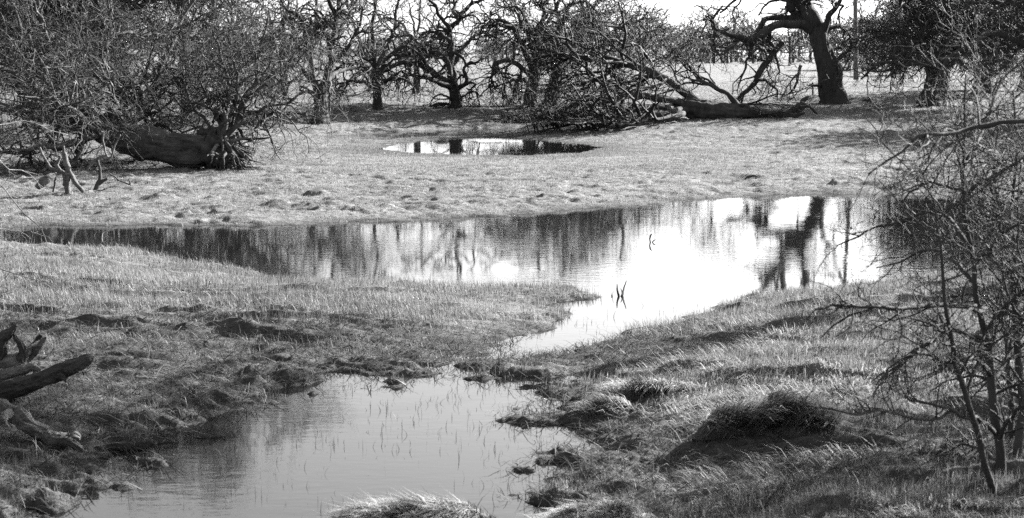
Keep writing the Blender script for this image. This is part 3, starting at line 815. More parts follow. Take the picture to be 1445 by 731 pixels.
stick_thing('dead_branch', 'dark forked branch poking from the grass between bleached cluster and fallen trunk', 'dead branch', b2, [
    skel([(134, 272, 6), (137, 262, 7), (141, 254, 6), (141, 240, 4), (138, 226, 4)], d2), skel([(138, 260, 6), (146, 255, 5), (152, 252, 3)], d2),
    skel([(155, 223, 3), (147, 220, 4), (138, 223, 4), (130, 230, 3.5), (122, 241, 2)], d2), skel([(146, 186, 2), (146, 200, 3), (150, 216, 3), (156, 224, 3), (162, 206, 2.5), (170, 190, 1.5)], d2),
    skel([(105, 272, 2), (120, 270, 3), (140, 269, 2.5), (152, 266, 1.5)], d2), skel([(152, 243, 1.5), (162, 250, 2.5), (170, 256, 2), (184, 260, 2.5), (181, 252, 1.5)], d2)],
    [BARK_DARK, BARK_DARK, PALE, PALE, PALE, BARK], 'branch')

# ------------------------------------------------------------------ oaks of the middle distance
b = G(453, 172); d = b[1]
make_tree('standing_oak', 'slim bare oak standing nearest of the far trees, its trunk forking low beyond the meadow', 'tree', b,
          [skel([(453, 174, 21), (453, 160, 18), (452, 146, 18), (451, 134, 20)], d)], [
    skel([(451, 136, 13), (442, 112, 10), (437, 85, 9), (434, 55, 8), (428, 35, 7), (415, 22, 6), (402, 10, 4, .5), (390, -15, 3, 1)], d),
    skel([(452, 135, 13), (460, 112, 10), (466, 85, 9), (470, 58, 8), (473, 35, 7), (466, 10, 6), (462, -25, 4.5), (470, -70, 3)], d),
    skel([(451, 136, 10), (456, 118, 8, -.4), (463, 95, 7, -1), (478, 78, 6, -1.6), (494, 60, 5, -2), (506, 38, 4, -2.4), (512, 10, 3, -2.6)], d),
    skel([(444, 118, 8), (428, 100, 7, .6), (412, 92, 6, 1), (396, 98, 4.5, 1.2), (380, 112, 3, 1.4), (372, 128, 2, 1.4)], d),
    skel([(460, 116, 8), (472, 104, 6, .8), (490, 98, 5, 1.4), (510, 98, 4, 1.8), (528, 110, 3, 2), (540, 126, 2, 2)], d),
    skel([(434, 50, 6), (420, 55, 4, -.8), (405, 62, 3.5, -1.2), (392, 80, 2.5, -1.4), (384, 98, 1.6, -1.4)], d),
    skel([(450, 140, 6), (438, 130, 5, -.6), (424, 132, 4, -1), (410, 142, 3, -1.2), (400, 156, 2, -1.2)], d),
    skel([(455, 150, 4), (462, 140, 4, .5), (476, 128, 3.5, .8), (486, 130, 2.5, 1), (492, 144, 1.6, 1)], d),
    skel([(436, 70, 7), (448, 40, 6, 1), (446, 5, 5, 1.8), (432, -35, 3.5, 2.4)], d),
    skel([(470, 60, 6), (486, 30, 5, 1), (500, 5, 4, 1.4), (520, -15, 3, 1.6), (545, -10, 2, 1.8)], d)],
    levels(1.5, 2.6, 2.6, 2.4, up=(-.04, -.08, -.08, 0), rmin=.0065, curl=.40, m=.8), 401, bark=BARK_DARK, twig=TWIG_DARK)

b = G(533, 157); d = b[1]
make_tree('standing_oak', 'small bare oak half hidden by hanging brush, between the two slim forked oaks', 'tree', b,
          [skel([(533, 159, 12), (533, 145, 11), (532, 128, 11), (530, 112, 12)], d)], [
    skel([(530, 114, 9), (520, 98, 7), (508, 92, 6), (495, 88, 5), (480, 92, 4), (468, 106, 3), (460, 122, 2)], d),
    skel([(531, 114, 9), (540, 92, 7), (552, 76, 6), (568, 66, 5), (584, 70, 4), (598, 84, 3), (606, 102, 2)], d),
    skel([(530, 116, 9), (528, 90, 7), (530, 64, 6), (524, 36, 5), (530, 5, 4), (524, -35, 3)], d),
    skel([(532, 128, 7), (516, 118, 5, -1), (502, 114, 4.5, -1.4), (488, 116, 4, -1.6), (478, 124, 2.5, -1.6)], d),
    skel([(532, 124, 7), (548, 112, 5, -.8), (562, 110, 4, -1.2), (576, 116, 3, -1.4), (588, 130, 2, -1.4)], d),
    skel([(530, 100, 6), (544, 70, 5, 1), (556, 40, 4.5, 1.6), (560, 5, 3.5, 2), (576, -25, 2.5, 2.4)], d),
    skel([(529, 96, 6), (512, 72, 5, 1), (504, 45, 4, 1.4), (492, 18, 3, 1.8), (488, -20, 2, 2)], d)],
    levels(2.0, 3.0, 3.0, 2.8, up=(-.10, -.14, -.12, 0), rmin=.0075, curl=.36, m=.6), 433, bark=BARK_DARK, twig=TWIG_DARK)

b = G(643, 151); d = b[1]
make_tree('standing_oak', 'bare oak with long low boughs arching out to the left above the far pool', 'tree', b,
          [skel([(643, 153, 16), (643, 142, 13), (642, 130, 14), (640, 122, 15)], d)], [
    skel([(640, 126, 12), (628, 114, 10), (614, 106, 9.5), (602, 96, 9), (588, 89, 8), (572, 88, 7), (556, 92, 6), (545, 100, 5), (536, 104, 3.5)], d),
    skel([(638, 124, 9), (622, 116, 7, -.6), (606, 110, 6, -1), (590, 106, 5, -1.2), (574, 106, 4, -1.4), (556, 112, 3, -1.5), (534, 113, 2, -1.6)], d),
    skel([(640, 122, 11), (634, 104, 9), (630, 88, 8), (622, 76, 8, .4), (606, 74, 7, .6), (588, 74, 6.5, .6), (572, 76, 5.5, .6), (556, 84, 4, .6), (546, 96, 2.5, .6)], d),
    skel([(642, 122, 10), (638, 96, 9, .4), (638, 66, 8, .6), (636, 42, 7.5, .6), (646, 26, 7, .5), (655, 12, 6, .5), (668, 4, 5, .4), (690, -4, 3.5, .3)], d),
    skel([(643, 126, 9), (654, 120, 6, -.3), (658, 112, 5.5, -.4), (654, 100, 4.5, -.5), (664, 88, 3.5, -.6), (672, 92, 2, -.6)], d),
    skel([(638, 60, 6), (622, 48, 5, 1), (604, 46, 4.5, 1.4), (586, 54, 3.5, 1.6), (568, 60, 2.5, 1.8)], d),
    skel([(636, 44, 6), (620, 20, 5, -.6), (606, 0, 4, -1), (590, -18, 3, -1.2), (566, -25, 2, -1.4)], d),
    skel([(640, 90, 7, .5), (656, 66, 5, 1.4), (672, 50, 4.5, 2), (688, 46, 3.5, 2.4), (704, 56, 2.5, 2.6)], d),
    skel([(646, 26, 6), (640, 0, 5, .8), (648, -30, 4, 1.4), (640, -70, 2.5, 1.8)], d),
    skel([(644, 144, 4), (656, 134, 3, -.4), (668, 130, 2.5, -.6), (680, 136, 1.6, -.6)], d),
    skel([(640, 144, 4), (630, 136, 3, -.4), (618, 134, 2.6, -.7), (608, 142, 1.8, -.8)], d)],
    levels(1.6, 2.6, 2.4, 2.2, up=(-.05, -.09, -.08, 0), rmin=.008, curl=.42, m=.8), 467, bark=BARK_DARK, twig=TWIG_DARK)

b = G(747, 150); d = b[1]
tl = skel([(747, 152, 17), (748, 135, 15), (752, 118, 15), (754, 100, 15)], d)
make_tree('standing_oak', 'bushy bare oak with ground-hanging brush behind the fallen tree, left of its twin', 'tree', b, [tl], [
    skel([(754, 102, 12), (742, 80, 9), (732, 55, 8), (716, 35, 6), (698, 28, 4.5), (682, 40, 3), (672, 62, 2)], d),
    skel([(754, 102, 12), (762, 72, 9), (758, 45, 8), (768, 18, 6), (762, -15, 4.5), (772, -60, 3)], d),
    skel([(753, 110, 9), (735, 95, 7, -.8), (716, 84, 6, -1.2), (702, 88, 5, -1.5), (694, 104, 3, -1.6), (696, 122, 2, -1.6)], d),
    skel([(754, 104, 10), (778, 80, 8, .6), (800, 58, 6, 1), (822, 48, 5, 1.2), (846, 52, 4, 1.4), (866, 68, 2.5, 1.5)], d),
    skel([(754, 100, 9), (748, 66, 7, 1), (734, 30, 6, 1.8), (724, 0, 4.5, 2.4), (704, -20, 3, 2.6)], d),
    skel([(755, 104, 9), (774, 68, 7, -1), (792, 34, 6, -1.6), (806, 10, 4.5, -2), (828, 4, 3, -2.2), (852, 22, 2, -2.2)], d),
    skel([(750, 120, 7), (736, 112, 5, -1), (722, 112, 4, -1.4), (712, 124, 3, -1.6), (708, 140, 2, -1.6)], d)],
    levels(2.2, 3.0, 3.0, 2.6, up=(-.10, -.16, -.14, -.05), rmin=.009, curl=.36), 503, bark=BARK_DARK, twig=TWIG_DARK)
b = G(781, 147); d = b[1]
make_tree('standing_oak', 'bare oak behind the fallen tree with the wide trunk leaning right, right of its twin', 'tree', b,
          [skel([(780, 149, 19), (780, 132, 17), (784, 115, 15), (788, 98, 15)], d)], [
    skel([(788, 100, 11), (800, 76, 9), (818, 56, 7), (838, 42, 6), (860, 36, 4.5), (884, 44, 3), (898, 60, 2)], d),
    skel([(788, 100, 11), (784, 70, 9), (792, 40, 7), (786, 10, 6), (796, -25, 4), (790, -70, 3)], d),
    skel([(788, 100, 10), (808, 70, 8, .8), (828, 36, 6, 1.2), (838, 6, 5, 1.6), (856, -14, 3.5, 1.8)], d),
    skel([(787, 104, 9), (812, 92, 7, -.5), (838, 84, 5, -1), (862, 88, 4, -1.4), (882, 102, 2.5, -1.6)], d),
    skel([(787, 102, 8), (770, 70, 6, -1), (752, 46, 5, -1.6), (738, 18, 4, -2), (718, 10, 2.5, -2.2)], d),
    skel([(788, 98, 8), (806, 50, 6, 2), (815, 20, 5, 2.6), (842, 22, 4, 3), (870, 16, 2.5, 3.2)], d)],
    levels(2.0, 3.0, 2.8, 2.4, up=(-.06, -.12, -.12, -.04), rmin=.009, curl=.36), 541, bark=BARK_DARK, twig=TWIG_DARK)

# right-hand oaks with full hanging crowns
b = G(1317, 149); d = b[1]
fork = P(1334, 62, d)
make_tree('evergreen_oak', 'stout oak trunk leaning right under a dense dark crown, on the bank crest', 'tree', b,
          [skel([(1316, 151, 34), (1320, 130, 31), (1325, 100, 30), (1330, 75, 30), (1335, 55, 28)], d)],
          auto_limbs(fork, 12, 5.0, 61, .17, el=(.35, 1.25), drop=.16) + [skel([(1328, 90, 10), (1304, 66, 8, .5), (1284, 48, 6, .8), (1266, 44, 4, 1), (1252, 60, 2.5, 1)], d),
           skel([(1334, 70, 10), (1360, 52, 8, -.8), (1388, 46, 6, -1.2), (1412, 58, 4, -1.4), (1428, 80, 2.5, -1.4)], d)],
          levels(2.2, 3.2, 3.6, 3.4, up=(-.0, -.06, -.08, 0), rmin=.008, curl=.36), 601, bark=BARK, twig=LEAFM)
b = G(1385, 136); d = b[1]
fork = P(1392, 55, d)
make_tree('evergreen_oak', 'dark oak with broad flared foot standing behind the pale slender tree', 'tree', b,
          [skel([(1384, 138, 30), (1388, 120, 24), (1391, 95, 22), (1393, 70, 22), (1394, 45, 20)], d)],
          auto_limbs(fork, 12, 5.0, 71, .17, el=(.3, 1.25), drop=.15),
          levels(2.2, 3.2, 3.6, 3.4, up=(-.0, -.06, -.08, 0), rmin=.008, curl=.36), 631, bark=BARK_DARK, twig=LEAFM)
b = G(1376, 128); d = b[1] - 4; b[1] = d; b[0] = P(1376, 130, d)[0]; b[2] = float(base_z(np.array([b[0]]), np.array([d]))[0])
make_tree('slender_tree', 'pale slender trunk rising straight in front of the dark crowns', 'tree', b,
          [skel([(1378, 133, 7), (1377, 100, 6.5), (1375, 60, 6), (1374, 20, 5.5), (1372, -40, 5), (1374, -110, 3)], d)],
          [skel([(1375, 62, 3.5), (1381, 40, 3, .2), (1384, 15, 2.2, .3), (1392, -15, 1.6, .4)], d), skel([(1376, 85, 3), (1366, 66, 2.4, -.3), (1360, 48, 1.6, -.4)], d),
           skel([(1373, 10, 3), (1364, -14, 2.4, .3), (1352, -40, 1.6, .4)], d)],
          levels(.8, 1.6, 2.2, 2, s=.6, rmin=.006), 655, bark=PALEBARK, twig=TWIG_PALE, rough=.04)

def far_tree(name, label, px, py, h, wpx, seed, group=None, twig=None, sp=1.0, dens=1.0, n=9, up=-.06, r=.011, el=(.1, 1.25), drop=.26):
    b = G(px, py); d = b[1]
    top = b + np.array([0, 0, h * .34]); w = wpx / 2 * d / F
    tr = (np.array([b + [0, 0, -.1], b + [.05 * w, 0, h * .16], top]), np.array([w * 1.1, w * .95, w * .85]))
    return make_tree(name, label, 'tree', b, [tr], auto_limbs(top, n, h * .55 * sp, seed, w * .55, el=el, drop=drop),
                     levels(1.7 * dens, 2.4 * dens, 2.4 * dens, 2.2, s=1.15, up=(up, up, up, 0), rmin=r, curl=.38, l4=True), seed, group, BARK_DARK, twig or TWIG_DARK)
far_tree('standing_oak', 'round-crowned bare oak far back on the crest, between the pole and the stout oak', 1265, 107, 7.6, 13, 701, n=11, dens=1.0, r=.02)
far_tree('standing_oak', 'tall straight dark trunk behind the left thicket with twigs hanging round it', 172, 178, 12.0, 17, 711, n=20, r=.007, sp=1.0, dens=1.5, el=(.1, 1.4), drop=.13)
far_tree('standing_oak', 'thin bare tree leaning over the left thicket at the frame edge', 40, 180, 11.0, 12, 721, n=14, r=.007, dens=1.1)
far_tree('standing_oak', 'bare tree in the gap between the left thicket and the slim oak', 262, 174, 12.5, 13, 731, n=22, r=.007, sp=1.0, dens=1.5, el=(.55, 1.45), drop=.10)
far_tree('standing_oak', 'bare tree closing the view at the right frame edge', 1448, 128, 8.0, 16, 741, n=10, r=.010, twig=LEAFM)
far_tree('standing_oak', 'bare tree far behind the slim forked oak, on the pale field', 402, 134, 7.2, 9, 761, n=8, r=.011, dens=.7)
far_tree('standing_oak', 'low spreading bare tree far behind the small half hidden oak', 588, 131, 6.2, 9, 771, n=8, r=.011, dens=.7)
far_tree('standing_oak', 'bare tree on the crest just behind the raised limb of the fallen oak', 905, 124, 5.2, 8, 781, n=9, r=.014)

def edge_oak(label, x, y, h, seed):
    b = np.array([x, y, float(base_z(np.array([x]), np.array([y]))[0])]); top = b + np.array([0, 0, h * .32])
    make_tree('standing_oak', label, 'tree', b, [(np.array([b + [0, 0, -.1], b + [.05, 0, h * .16], top]), np.array([.34, .3, .27]))],
              auto_limbs(top, 11, h * .52, seed, .16, el=(.1, 1.2), drop=.22), levels(1.4, 2.6, 3.4, 3, up=(-.04, -.06, -.06, 0), rmin=.008, curl=.38), seed, None, BARK_DARK, TWIG_DARK)
edge_oak('bare oak past the right edge, shading the bank below the fallen oak', 16.4, 46.5, 9.5, 811)
edge_oak('bare oak past the right edge, level with the stout leaning oak', 19.3, 49.5, 9.5, 821)

b = np.array([7.5, 17.3, float(base_z(np.array([7.5]), np.array([17.3]))[0])]); top = b + np.array([-.5, -.2, 5.8])  # unseen oak, added to throw dappled shade on the near left bank
make_tree('standing_oak', 'unseen slender oak added past the right edge, its boughs shading the near bank', 'tree', b,
          [(np.array([b + [0, 0, -.1], b + [-.1, 0, 2.9], top]), np.array([.16, .13, .11]))],
          auto_limbs(top, 9, 4.2, 77, .09, az=(2.3, 4.3), el=(.25, .8), drop=.09, base_below=.5),
          levels(1.1, 1.6, 1.3, 1.0, up=(.02, .02, 0, 0), rmin=.008, curl=.34), 831, None, BARK_DARK, TWIG_DARK)

# utility pole, fence post
b = G(1208, 111); d = b[1]
root = thing('utility_pole', 'tall straight wooden pole standing alone beyond the leaning oak', 'pole', b)
acc = Acc(); pts, rad = skel([(1208, 113, 7.5), (1207.5, 60, 6.8), (1207, 0, 6.2), (1206.5, -90, 5.4), (1206, -190, 4.8)], d); pp, rr = resample(pts, rad, 12, 0)
tubes(acc, pp[None], rr[None], 12, True, .02); link('shaft', acc.mesh('shaft', POLE, b), root)
acc = Acc(); top = pp[-1] + np.array([0, 0, -.5]); tubes(acc, np.array([[top + [-1.1, .18, 0], top + [0, .18, 0], top + [1.1, .18, 0]]]), np.full((1, 3), .06), 4, True)
link('crossarm', acc.mesh('crossarm', POLE, b), root)
b = G(1147, 134); d = b[1]
root = thing('marker_post', 'thin short post with a nailed crosspiece left of the leaning oak trunk', 'post', b)
acc = Acc(); pts, rad = skel([(1147, 135, 2.6), (1147, 126, 2.4), (1147, 116, 2.2)], d); tubes(acc, pts[None], rad[None], 6, True); link('upright', acc.mesh('upright', BARK, b), root)
acc = Acc(); pts, rad = skel([(1142, 120, 2.2), (1147, 121, 2.4), (1152, 122, 2)], d - .1); tubes(acc, pts[None], rad[None], 6, True); link('crosspiece', acc.mesh('crosspiece', BARK, b), root)

# ------------------------------------------------------------------ conifers far off
def conifer(label, px, top, d, wpx, seed):
    rng = np.random.default_rng(seed)
    x = P(px, 90, d)[0]; z0 = float(base_z(np.array([x]), np.array([d]))[0]); h = P(px, top, d)[2] - z0
    b = np.array([x, d, z0]); root = thing('conifer', label, 'tree', b, 'conifers on the skyline')
    acc = Acc(); tubes(acc, np.array([[b + [0, 0, -.1], b + [0, 0, h * .5], b + [0, 0, h]]]), np.array([[.2, .12, .03]]), 7, True)
    link('trunk', acc.mesh('trunk', BARK_DARK, b), root)
    rw = wpx / 2 * d / F; acc = Acc()
    M = 900; t = rng.random(M) ** .8; a = rng.uniform(0, 2 * np.pi, M)
    tier = 1 - .45 * ((t * 11) % 1)
    L = rw * (1.03 - t) * tier * rng.uniform(.6, 1.15, M) + .12
    p0 = b + np.stack([0 * t, 0 * t, h * (.10 + .9 * t)], -1)
    dr = np.stack([np.cos(a), np.sin(a), rng.uniform(-.55, -.05, M)], -1)
    p1 = p0 + dr * L[:, None]; side = np.stack([-np.sin(a), np.cos(a), 0 * a], -1) * (.16 * L + .05)[:, None]
    m = p0 * .45 + p1 * .55; dn = np.array([0, 0, -.18])
    V = np.stack([p0, m + side + dn, p1, m - side + dn, m + np.array([0, 0, .1])], 1)
    i = np.arange(M)[:, None] * 5
    tr = np.concatenate([i + np.array([[0, 1, 4]]), i + np.array([[1, 2, 4]]), i + np.array([[2, 3, 4]]), i + np.array([[3, 0, 4]])])
    acc.add(V, None, tr); link('crown', acc.mesh('crown', NEEDLE, b, smooth=False), root)
conifer('pointed conifer on the skyline nearest the fallen oak, the tallest of its row', 958, 50, 330, 24, 1)
conifer('narrow conifer on the skyline just right of the tallest one', 989, 62, 340, 14, 2)
conifer('lone pointed conifer seen under the leaning oak bough', 1074, 63, 320, 12, 3)
conifer('short conifer tip left of the lone pointed one under the bough', 1060, 74, 330, 9, 4)
conifer('slim conifer on the skyline between the tallest one and the fallen oak limb', 944, 64, 345, 12, 5)

# ------------------------------------------------------------------ far-off wood
def far_wood():
    rng = np.random.default_rng(77); acc = Acc(); leaf = []
    protos = []
    for k in range(4):
        top = np.array([0, 0, 2.6]); li = auto_limbs(top, 10, 3.6, 900 + k, .12, el=(-.1, 1.2), drop=.22, base_below=2.0)
        LP, LR = L0(li, 10, .3, k); a2 = Acc()
        tubes(a2, np.array([[[0, 0, -.2], [.05, 0, 1.4], [0, 0, 2.8]]]), np.array([[.16, .13, .11]]), 6); tubes(a2, LP, LR, 4)
        r2 = np.random.default_rng(k); Pp, R = LP, LR
        for lv in levels(.8, .9, 1.0, 0, rmin=.03, l4=False, up=(-.04, -.05, -.05, 0)):
            lv = dict(lv); kk = min(lv.pop('k'), 3); Pp, R = grow(Pp, R, rng=r2, floor=.05, **lv); tubes(a2, Pp, R, kk)
        protos.append((np.concatenate(a2.v), np.concatenate(a2.q)))
    spots = []
    for k in range(84):
        dd = rng.uniform(230, 340); px = rng.uniform(300, 1180); spots.append((px, dd, rng.uniform(.75, 1.25) * (1.55 if px > 840 else 1)))
    for k in range(36):
        dd = rng.uniform(125, 200); px = rng.uniform(1195, 1560); spots.append((px, dd, rng.uniform(.8, 1.2)))
    for k in range(34):
        dd = rng.uniform(75, 120); px = rng.uniform(-150, 395); spots.append((px, dd, rng.uniform(.8, 1.2)))
    for k in range(4):
        dd = rng.uniform(110, 150); px = rng.uniform(520, 850); spots.append((px, dd, rng.uniform(.45, .75)))
    for px, dd, s in spots:
        x = (px - W / 2) / F * dd / (cp) ; z = float(base_z(np.array([x]), np.array([dd]))[0])
        V, Q = protos[rng.integers(4)]; a = rng.uniform(0, 6.28); c, s_ = math.cos(a), math.sin(a)
        Vr = np.stack([V[:, 0] * c - V[:, 1] * s_, V[:, 0] * s_ + V[:, 1] * c, V[:, 2]], -1) * s + np.array([x, dd, z])
        acc.add(Vr, Q)
    o = link('far_woodland', acc.mesh('far_woodland', TWIG)); o['kind'] = 'stuff'
far_wood()

# ------------------------------------------------------------------ near shrub on the right
d = 8.4
bz = float(base_z(np.array([P(1418, 760, d)[0]]), np.array([d]))[0]); bb = P(1420, 700, d); bb[2] = bz - .03
def sk(q, dd=d): return skel(q, dd)
stems = [sk([(1424, 800, 20), (1418, 731, 17), (1410, 640, 14), (1402, 560, 13), (1392, 490, 11), (1380, 430, 9), (1374, 370, 7), (1364, 320, 6), (1360, 280, 5.5), (1361, 220, 4.5), (1362, 160, 3.6), (1363, 105, 2.4)]),
         sk([(1428, 800, 18), (1436, 731, 15, .3), (1440, 600, 13, .5), (1436, 500, 11, .6), (1432, 420, 9, .7), (1424, 350, 7, .8), (1428, 280, 5, .9), (1434, 200, 4, 1), (1430, 130, 2.5, 1)])]
stems += [sk([(1420, 800, 15), (1402, 700, 11, -.2), (1376, 600, 9, -.4), (1352, 520, 7.5, -.5), (1336, 440, 6, -.6), (1330, 360, 4.5, -.6), (1318, 290, 3.2, -.6), (1300, 240, 1.8, -.6)]),
          sk([(1426, 800, 15), (1446, 690, 12, -.1), (1462, 560, 10, -.2), (1458, 440, 8, -.3), (1470, 330, 6, -.4), (1462, 240, 4, -.5), (1472, 150, 2.4, -.5)]),
          sk([(1424, 800, 13), (1420, 690, 10, .7), (1426, 560, 8, 1), (1414, 440, 6.5, 1.2), (1418, 340, 5, 1.3), (1404, 250, 3.5, 1.4), (1410, 170, 2, 1.4)])]
def sk2(q): return skel(q, 8.4, 1.35)
br = [
    sk2([(1384, 440, 6), (1350, 430, 5.5, -.2), (1311, 427, 5, -.35), (1265, 430, 4.2, -.5), (1224, 431, 3.6, -.6), (1180, 432, 2.8, -.7), (1150, 436, 1.8, -.75)]),
    sk2([(1250, 431, 3, -.55), (1215, 440, 2.6, -.6), (1185, 452, 2.2, -.6), (1160, 475, 1.5, -.6)]),
    sk2([(1372, 350, 5), (1345, 318, 4, .2), (1325, 298, 3.6, .3), (1295, 302, 3.2, .4), (1263, 312, 3, .5), (1232, 322, 2.5, .5), (1205, 335, 2, .5), (1180, 347, 1.3, .5)]),
    sk2([(1362, 270, 4), (1335, 262, 3.4, .2), (1312, 258, 3, .3), (1290, 272, 2.4, .4), (1272, 285, 1.6, .4)]),
    sk2([(1362, 275, 4.5), (1385, 258, 4, -.2), (1410, 244, 3.6, -.3), (1445, 222, 3, -.4), (1480, 200, 2, -.4)]),
    sk2([(1362, 215, 3.6), (1350, 192, 3, -.2), (1335, 185, 2.6, -.3), (1318, 205, 2.4, -.4), (1310, 228, 1.8, -.4)]),
    sk2([(1460, 166, 4.5, -1), (1445, 171, 5, -1), (1400, 178, 5, -1.0), (1360, 184, 4.5, -1), (1325, 188, 4, -1.05), (1290, 202, 3.4, -1.1), (1258, 222, 2.6, -1.1), (1225, 246, 1.6, -1.1)]),
    sk2([(1364, 225, 3.5), (1384, 190, 3.2, .3), (1398, 150, 2.6, .4), (1408, 110, 1.8, .4)]),
    sk2([(1390, 480, 6), (1365, 470, 5, .3), (1347, 468, 4.5, .4), (1314, 484, 4, .5), (1285, 502, 3.2, .6), (1258, 522, 2.4, .6), (1235, 545, 1.5, .6)]),
    sk2([(1398, 530, 6), (1370, 505, 5, -.3), (1335, 512, 4.2, -.5), (1300, 505, 3.4, -.7), (1262, 520, 2.4, -.8), (1230, 560, 1.5, -.8)]),
    sk2([(1405, 612, 6), (1378, 594, 5, -.3), (1350, 576, 4.2, -.5), (1320, 568, 3.6, -.6), (1288, 566, 2.4, -.6), (1270, 545, 1.5, -.6)]),
    sk2([(1350, 577, 4, -.5), (1310, 592, 3.6, -.6), (1262, 585, 3.2, -.8), (1220, 583, 2.8, -.9), (1180, 576, 2.2, -.9), (1125, 571, 1.5, -1)]),
    sk2([(1376, 400, 5), (1352, 372, 4, .4), (1320, 352, 3.4, .7), (1298, 350, 2.8, .8), (1262, 372, 2, .9), (1236, 378, 1.3, .9)]),
    sk2([(1374, 372, 4.6), (1398, 350, 4, -.2), (1420, 325, 3.4, -.3), (1450, 310, 2.6, -.3)]),
    sk2([(1390, 470, 5), (1412, 440, 4.4, -.2), (1430, 420, 3.6, -.3), (1460, 400, 2.6, -.3)]),
    sk2([(1400, 540, 5.5), (1422, 500, 4.8, .2), (1436, 470, 4, .3), (1462, 446, 3, .4)]),
    sk2([(1408, 620, 5), (1428, 590, 4.4, -.2), (1450, 570, 3.4, -.3)]),
    sk2([(1434, 470, 5, .6), (1412, 452, 4, .8), (1390, 425, 3.4, .9), (1362, 414, 2.6, 1), (1330, 420, 1.6, 1)]),
    sk2([(1432, 400, 5, .7), (1412, 376, 4, .9), (1395, 340, 3, 1), (1388, 300, 2, 1)]),
    sk2([(1426, 330, 4.5, .8), (1408, 300, 3.6, .8), (1395, 262, 2.8, .8), (1370, 240, 1.8, .8)]),
    sk2([(1438, 560, 5, .5), (1410, 548, 4, .7), (1378, 530, 3.2, .8), (1345, 536, 2.2, .9), (1312, 552, 1.4, .9)]),
    sk2([(1412, 660, 5), (1390, 640, 4, .3), (1362, 628, 3, .5), (1336, 640, 2, .5)]),
    sk2([(1430, 290, 3.8, .9), (1448, 262, 3, .8), (1470, 240, 2.2, .8)]),
    sk2([(1378, 430, 4), (1350, 450, 3.4, -.4), (1322, 458, 2.8, -.6), (1292, 452, 2, -.7), (1268, 462, 1.3, -.8)]),
]
root = thing('bare_shrub', 'bare twiggy shrub rising close by, right of the pond', 'shrub', bb)
for i, (p, r) in enumerate(stems):
    pp, rr = resample(p, r, 34, .12, np.random.default_rng(i)); acc = Acc(); tubes(acc, pp[None], rr[None], 12, True, .05, i)
    link('stem', acc.mesh('stem', BARK_DARK, bb), root)
SP = np.array([resample(p, r, 24, .12, np.random.default_rng(i))[0] for i, (p, r) in enumerate(stems)]); SR = np.array([resample(p, r, 24)[1] for p, r in stems])
xp, xr = grow(SP, SR, 6.5, .45, 1.15, 16, ang=(40, 75), curl=.13, up=.04, tmin=.22, kr=.55, rmax=.010, rmin=.004, rng=np.random.default_rng(44), tip=.25)
BP, BR = L0(br, 16, .28, 5); BP = np.concatenate([BP, xp]); BR = np.concatenate([BR, xr])
for i in range(len(BP)):
    acc = Acc(); tubes(acc, BP[i][None], BR[i][None], 7, True, .03, i); link('branch', acc.mesh('branch', BARK_DARK, bb), root)
me = crown_mesh('twigs', BP, BR, [dict(per_m=15, lo=.12, hi=.45, npt=7, curl=.24, up=.02, rmax=.006, rmin=.0022, k=4, ang=(30, 70)),
                                  dict(per_m=17, lo=.06, hi=.22, npt=5, curl=.26, rmax=.003, rmin=.0016, k=3, ang=(30, 70)),
                                  dict(per_m=20, lo=.03, hi=.1, npt=3, curl=.3, rmax=.002, rmin=.0013, k=3)], 8, TWIG_DARK, bb)
link('twigs', me, root)
# a few round galls hanging on the twigs
for q, (px, py) in enumerate([(1241, 309), (1246, 318), (1259, 325), (1207, 329), (1235, 306), (1278, 326), (1201, 322)]):
    c = P(px, py, d + .5); nu, nv = 10, 7; th = np.linspace(0, 2 * np.pi, nu, endpoint=False); ph = np.linspace(.05, np.pi - .05, nv); TH, PH = np.meshgrid(th, ph)
    r = .0065; V = c + np.stack([r * np.cos(TH) * np.sin(PH), r * np.sin(TH) * np.sin(PH), 1.25 * r * np.cos(PH)], -1)
    i = np.arange(nv - 1)[:, None] * nu; j = np.arange(nu)[None, :]; j2 = (j + 1) % nu; acc = Acc()
    acc.add(V, np.stack([i + j, i + nu + j, i + nu + j2, i + j2], -1).reshape(-1, 4)); tubes(acc, np.array([[c + [0, 0, r], c + [.002, 0, .02], c + [.004, 0, .035]]]), np.full((1, 3), .0012), 3)
    link('gall', acc.mesh('gall', TWIG_DARK, bb), root)

# taller neighbour of that shrub, its stem just beyond the right edge; shades the near bank
d = 10.6
bb = np.array([4.9, d, float(base_z(np.array([4.9]), np.array([d]))[0]) - .03])
root = thing('bare_sapling', 'tangled bare sapling behind the twiggy shrub, reaching in at the right edge', 'sapling', bb)
stm = []; rng = np.random.default_rng(31)
for k in range(5):
    a = 1.26 * k + .4; top = bb + np.array([math.cos(a) * 1.0, math.sin(a) * .8, 2.0 + .4 * rng.random()])
    p = np.array([bb + [.05 * math.cos(a), .05 * math.sin(a), 0], bb * .75 + top * .25 + [0, 0, .1], bb * .5 + top * .5 + [.1 * math.cos(a), 0, .1], top])
    stm.append((p, np.array([.04, .03, .02, .008])))
SP, SR = L0(stm, 22, .15, 9)
for i in range(len(SP)):
    acc = Acc(); tubes(acc, SP[i][None], SR[i][None], 9, True, .05, i); link('stem', acc.mesh('stem', BARK_DARK, bb), root)
me = crown_mesh('twigs', SP, SR, [dict(per_m=8, lo=.5, hi=1.5, npt=10, curl=.16, up=.03, tmin=.2, rmax=.012, rmin=.005, k=5, ang=(35, 75), tip=.3),
                                  dict(per_m=9, lo=.2, hi=.6, npt=7, curl=.22, rmax=.006, rmin=.003, k=4, ang=(30, 70)),
                                  dict(per_m=12, lo=.08, hi=.25, npt=5, curl=.26, rmax=.004, rmin=.002, k=3, ang=(30, 70))], 19, TWIG_DARK, bb)
link('twigs', me, root)

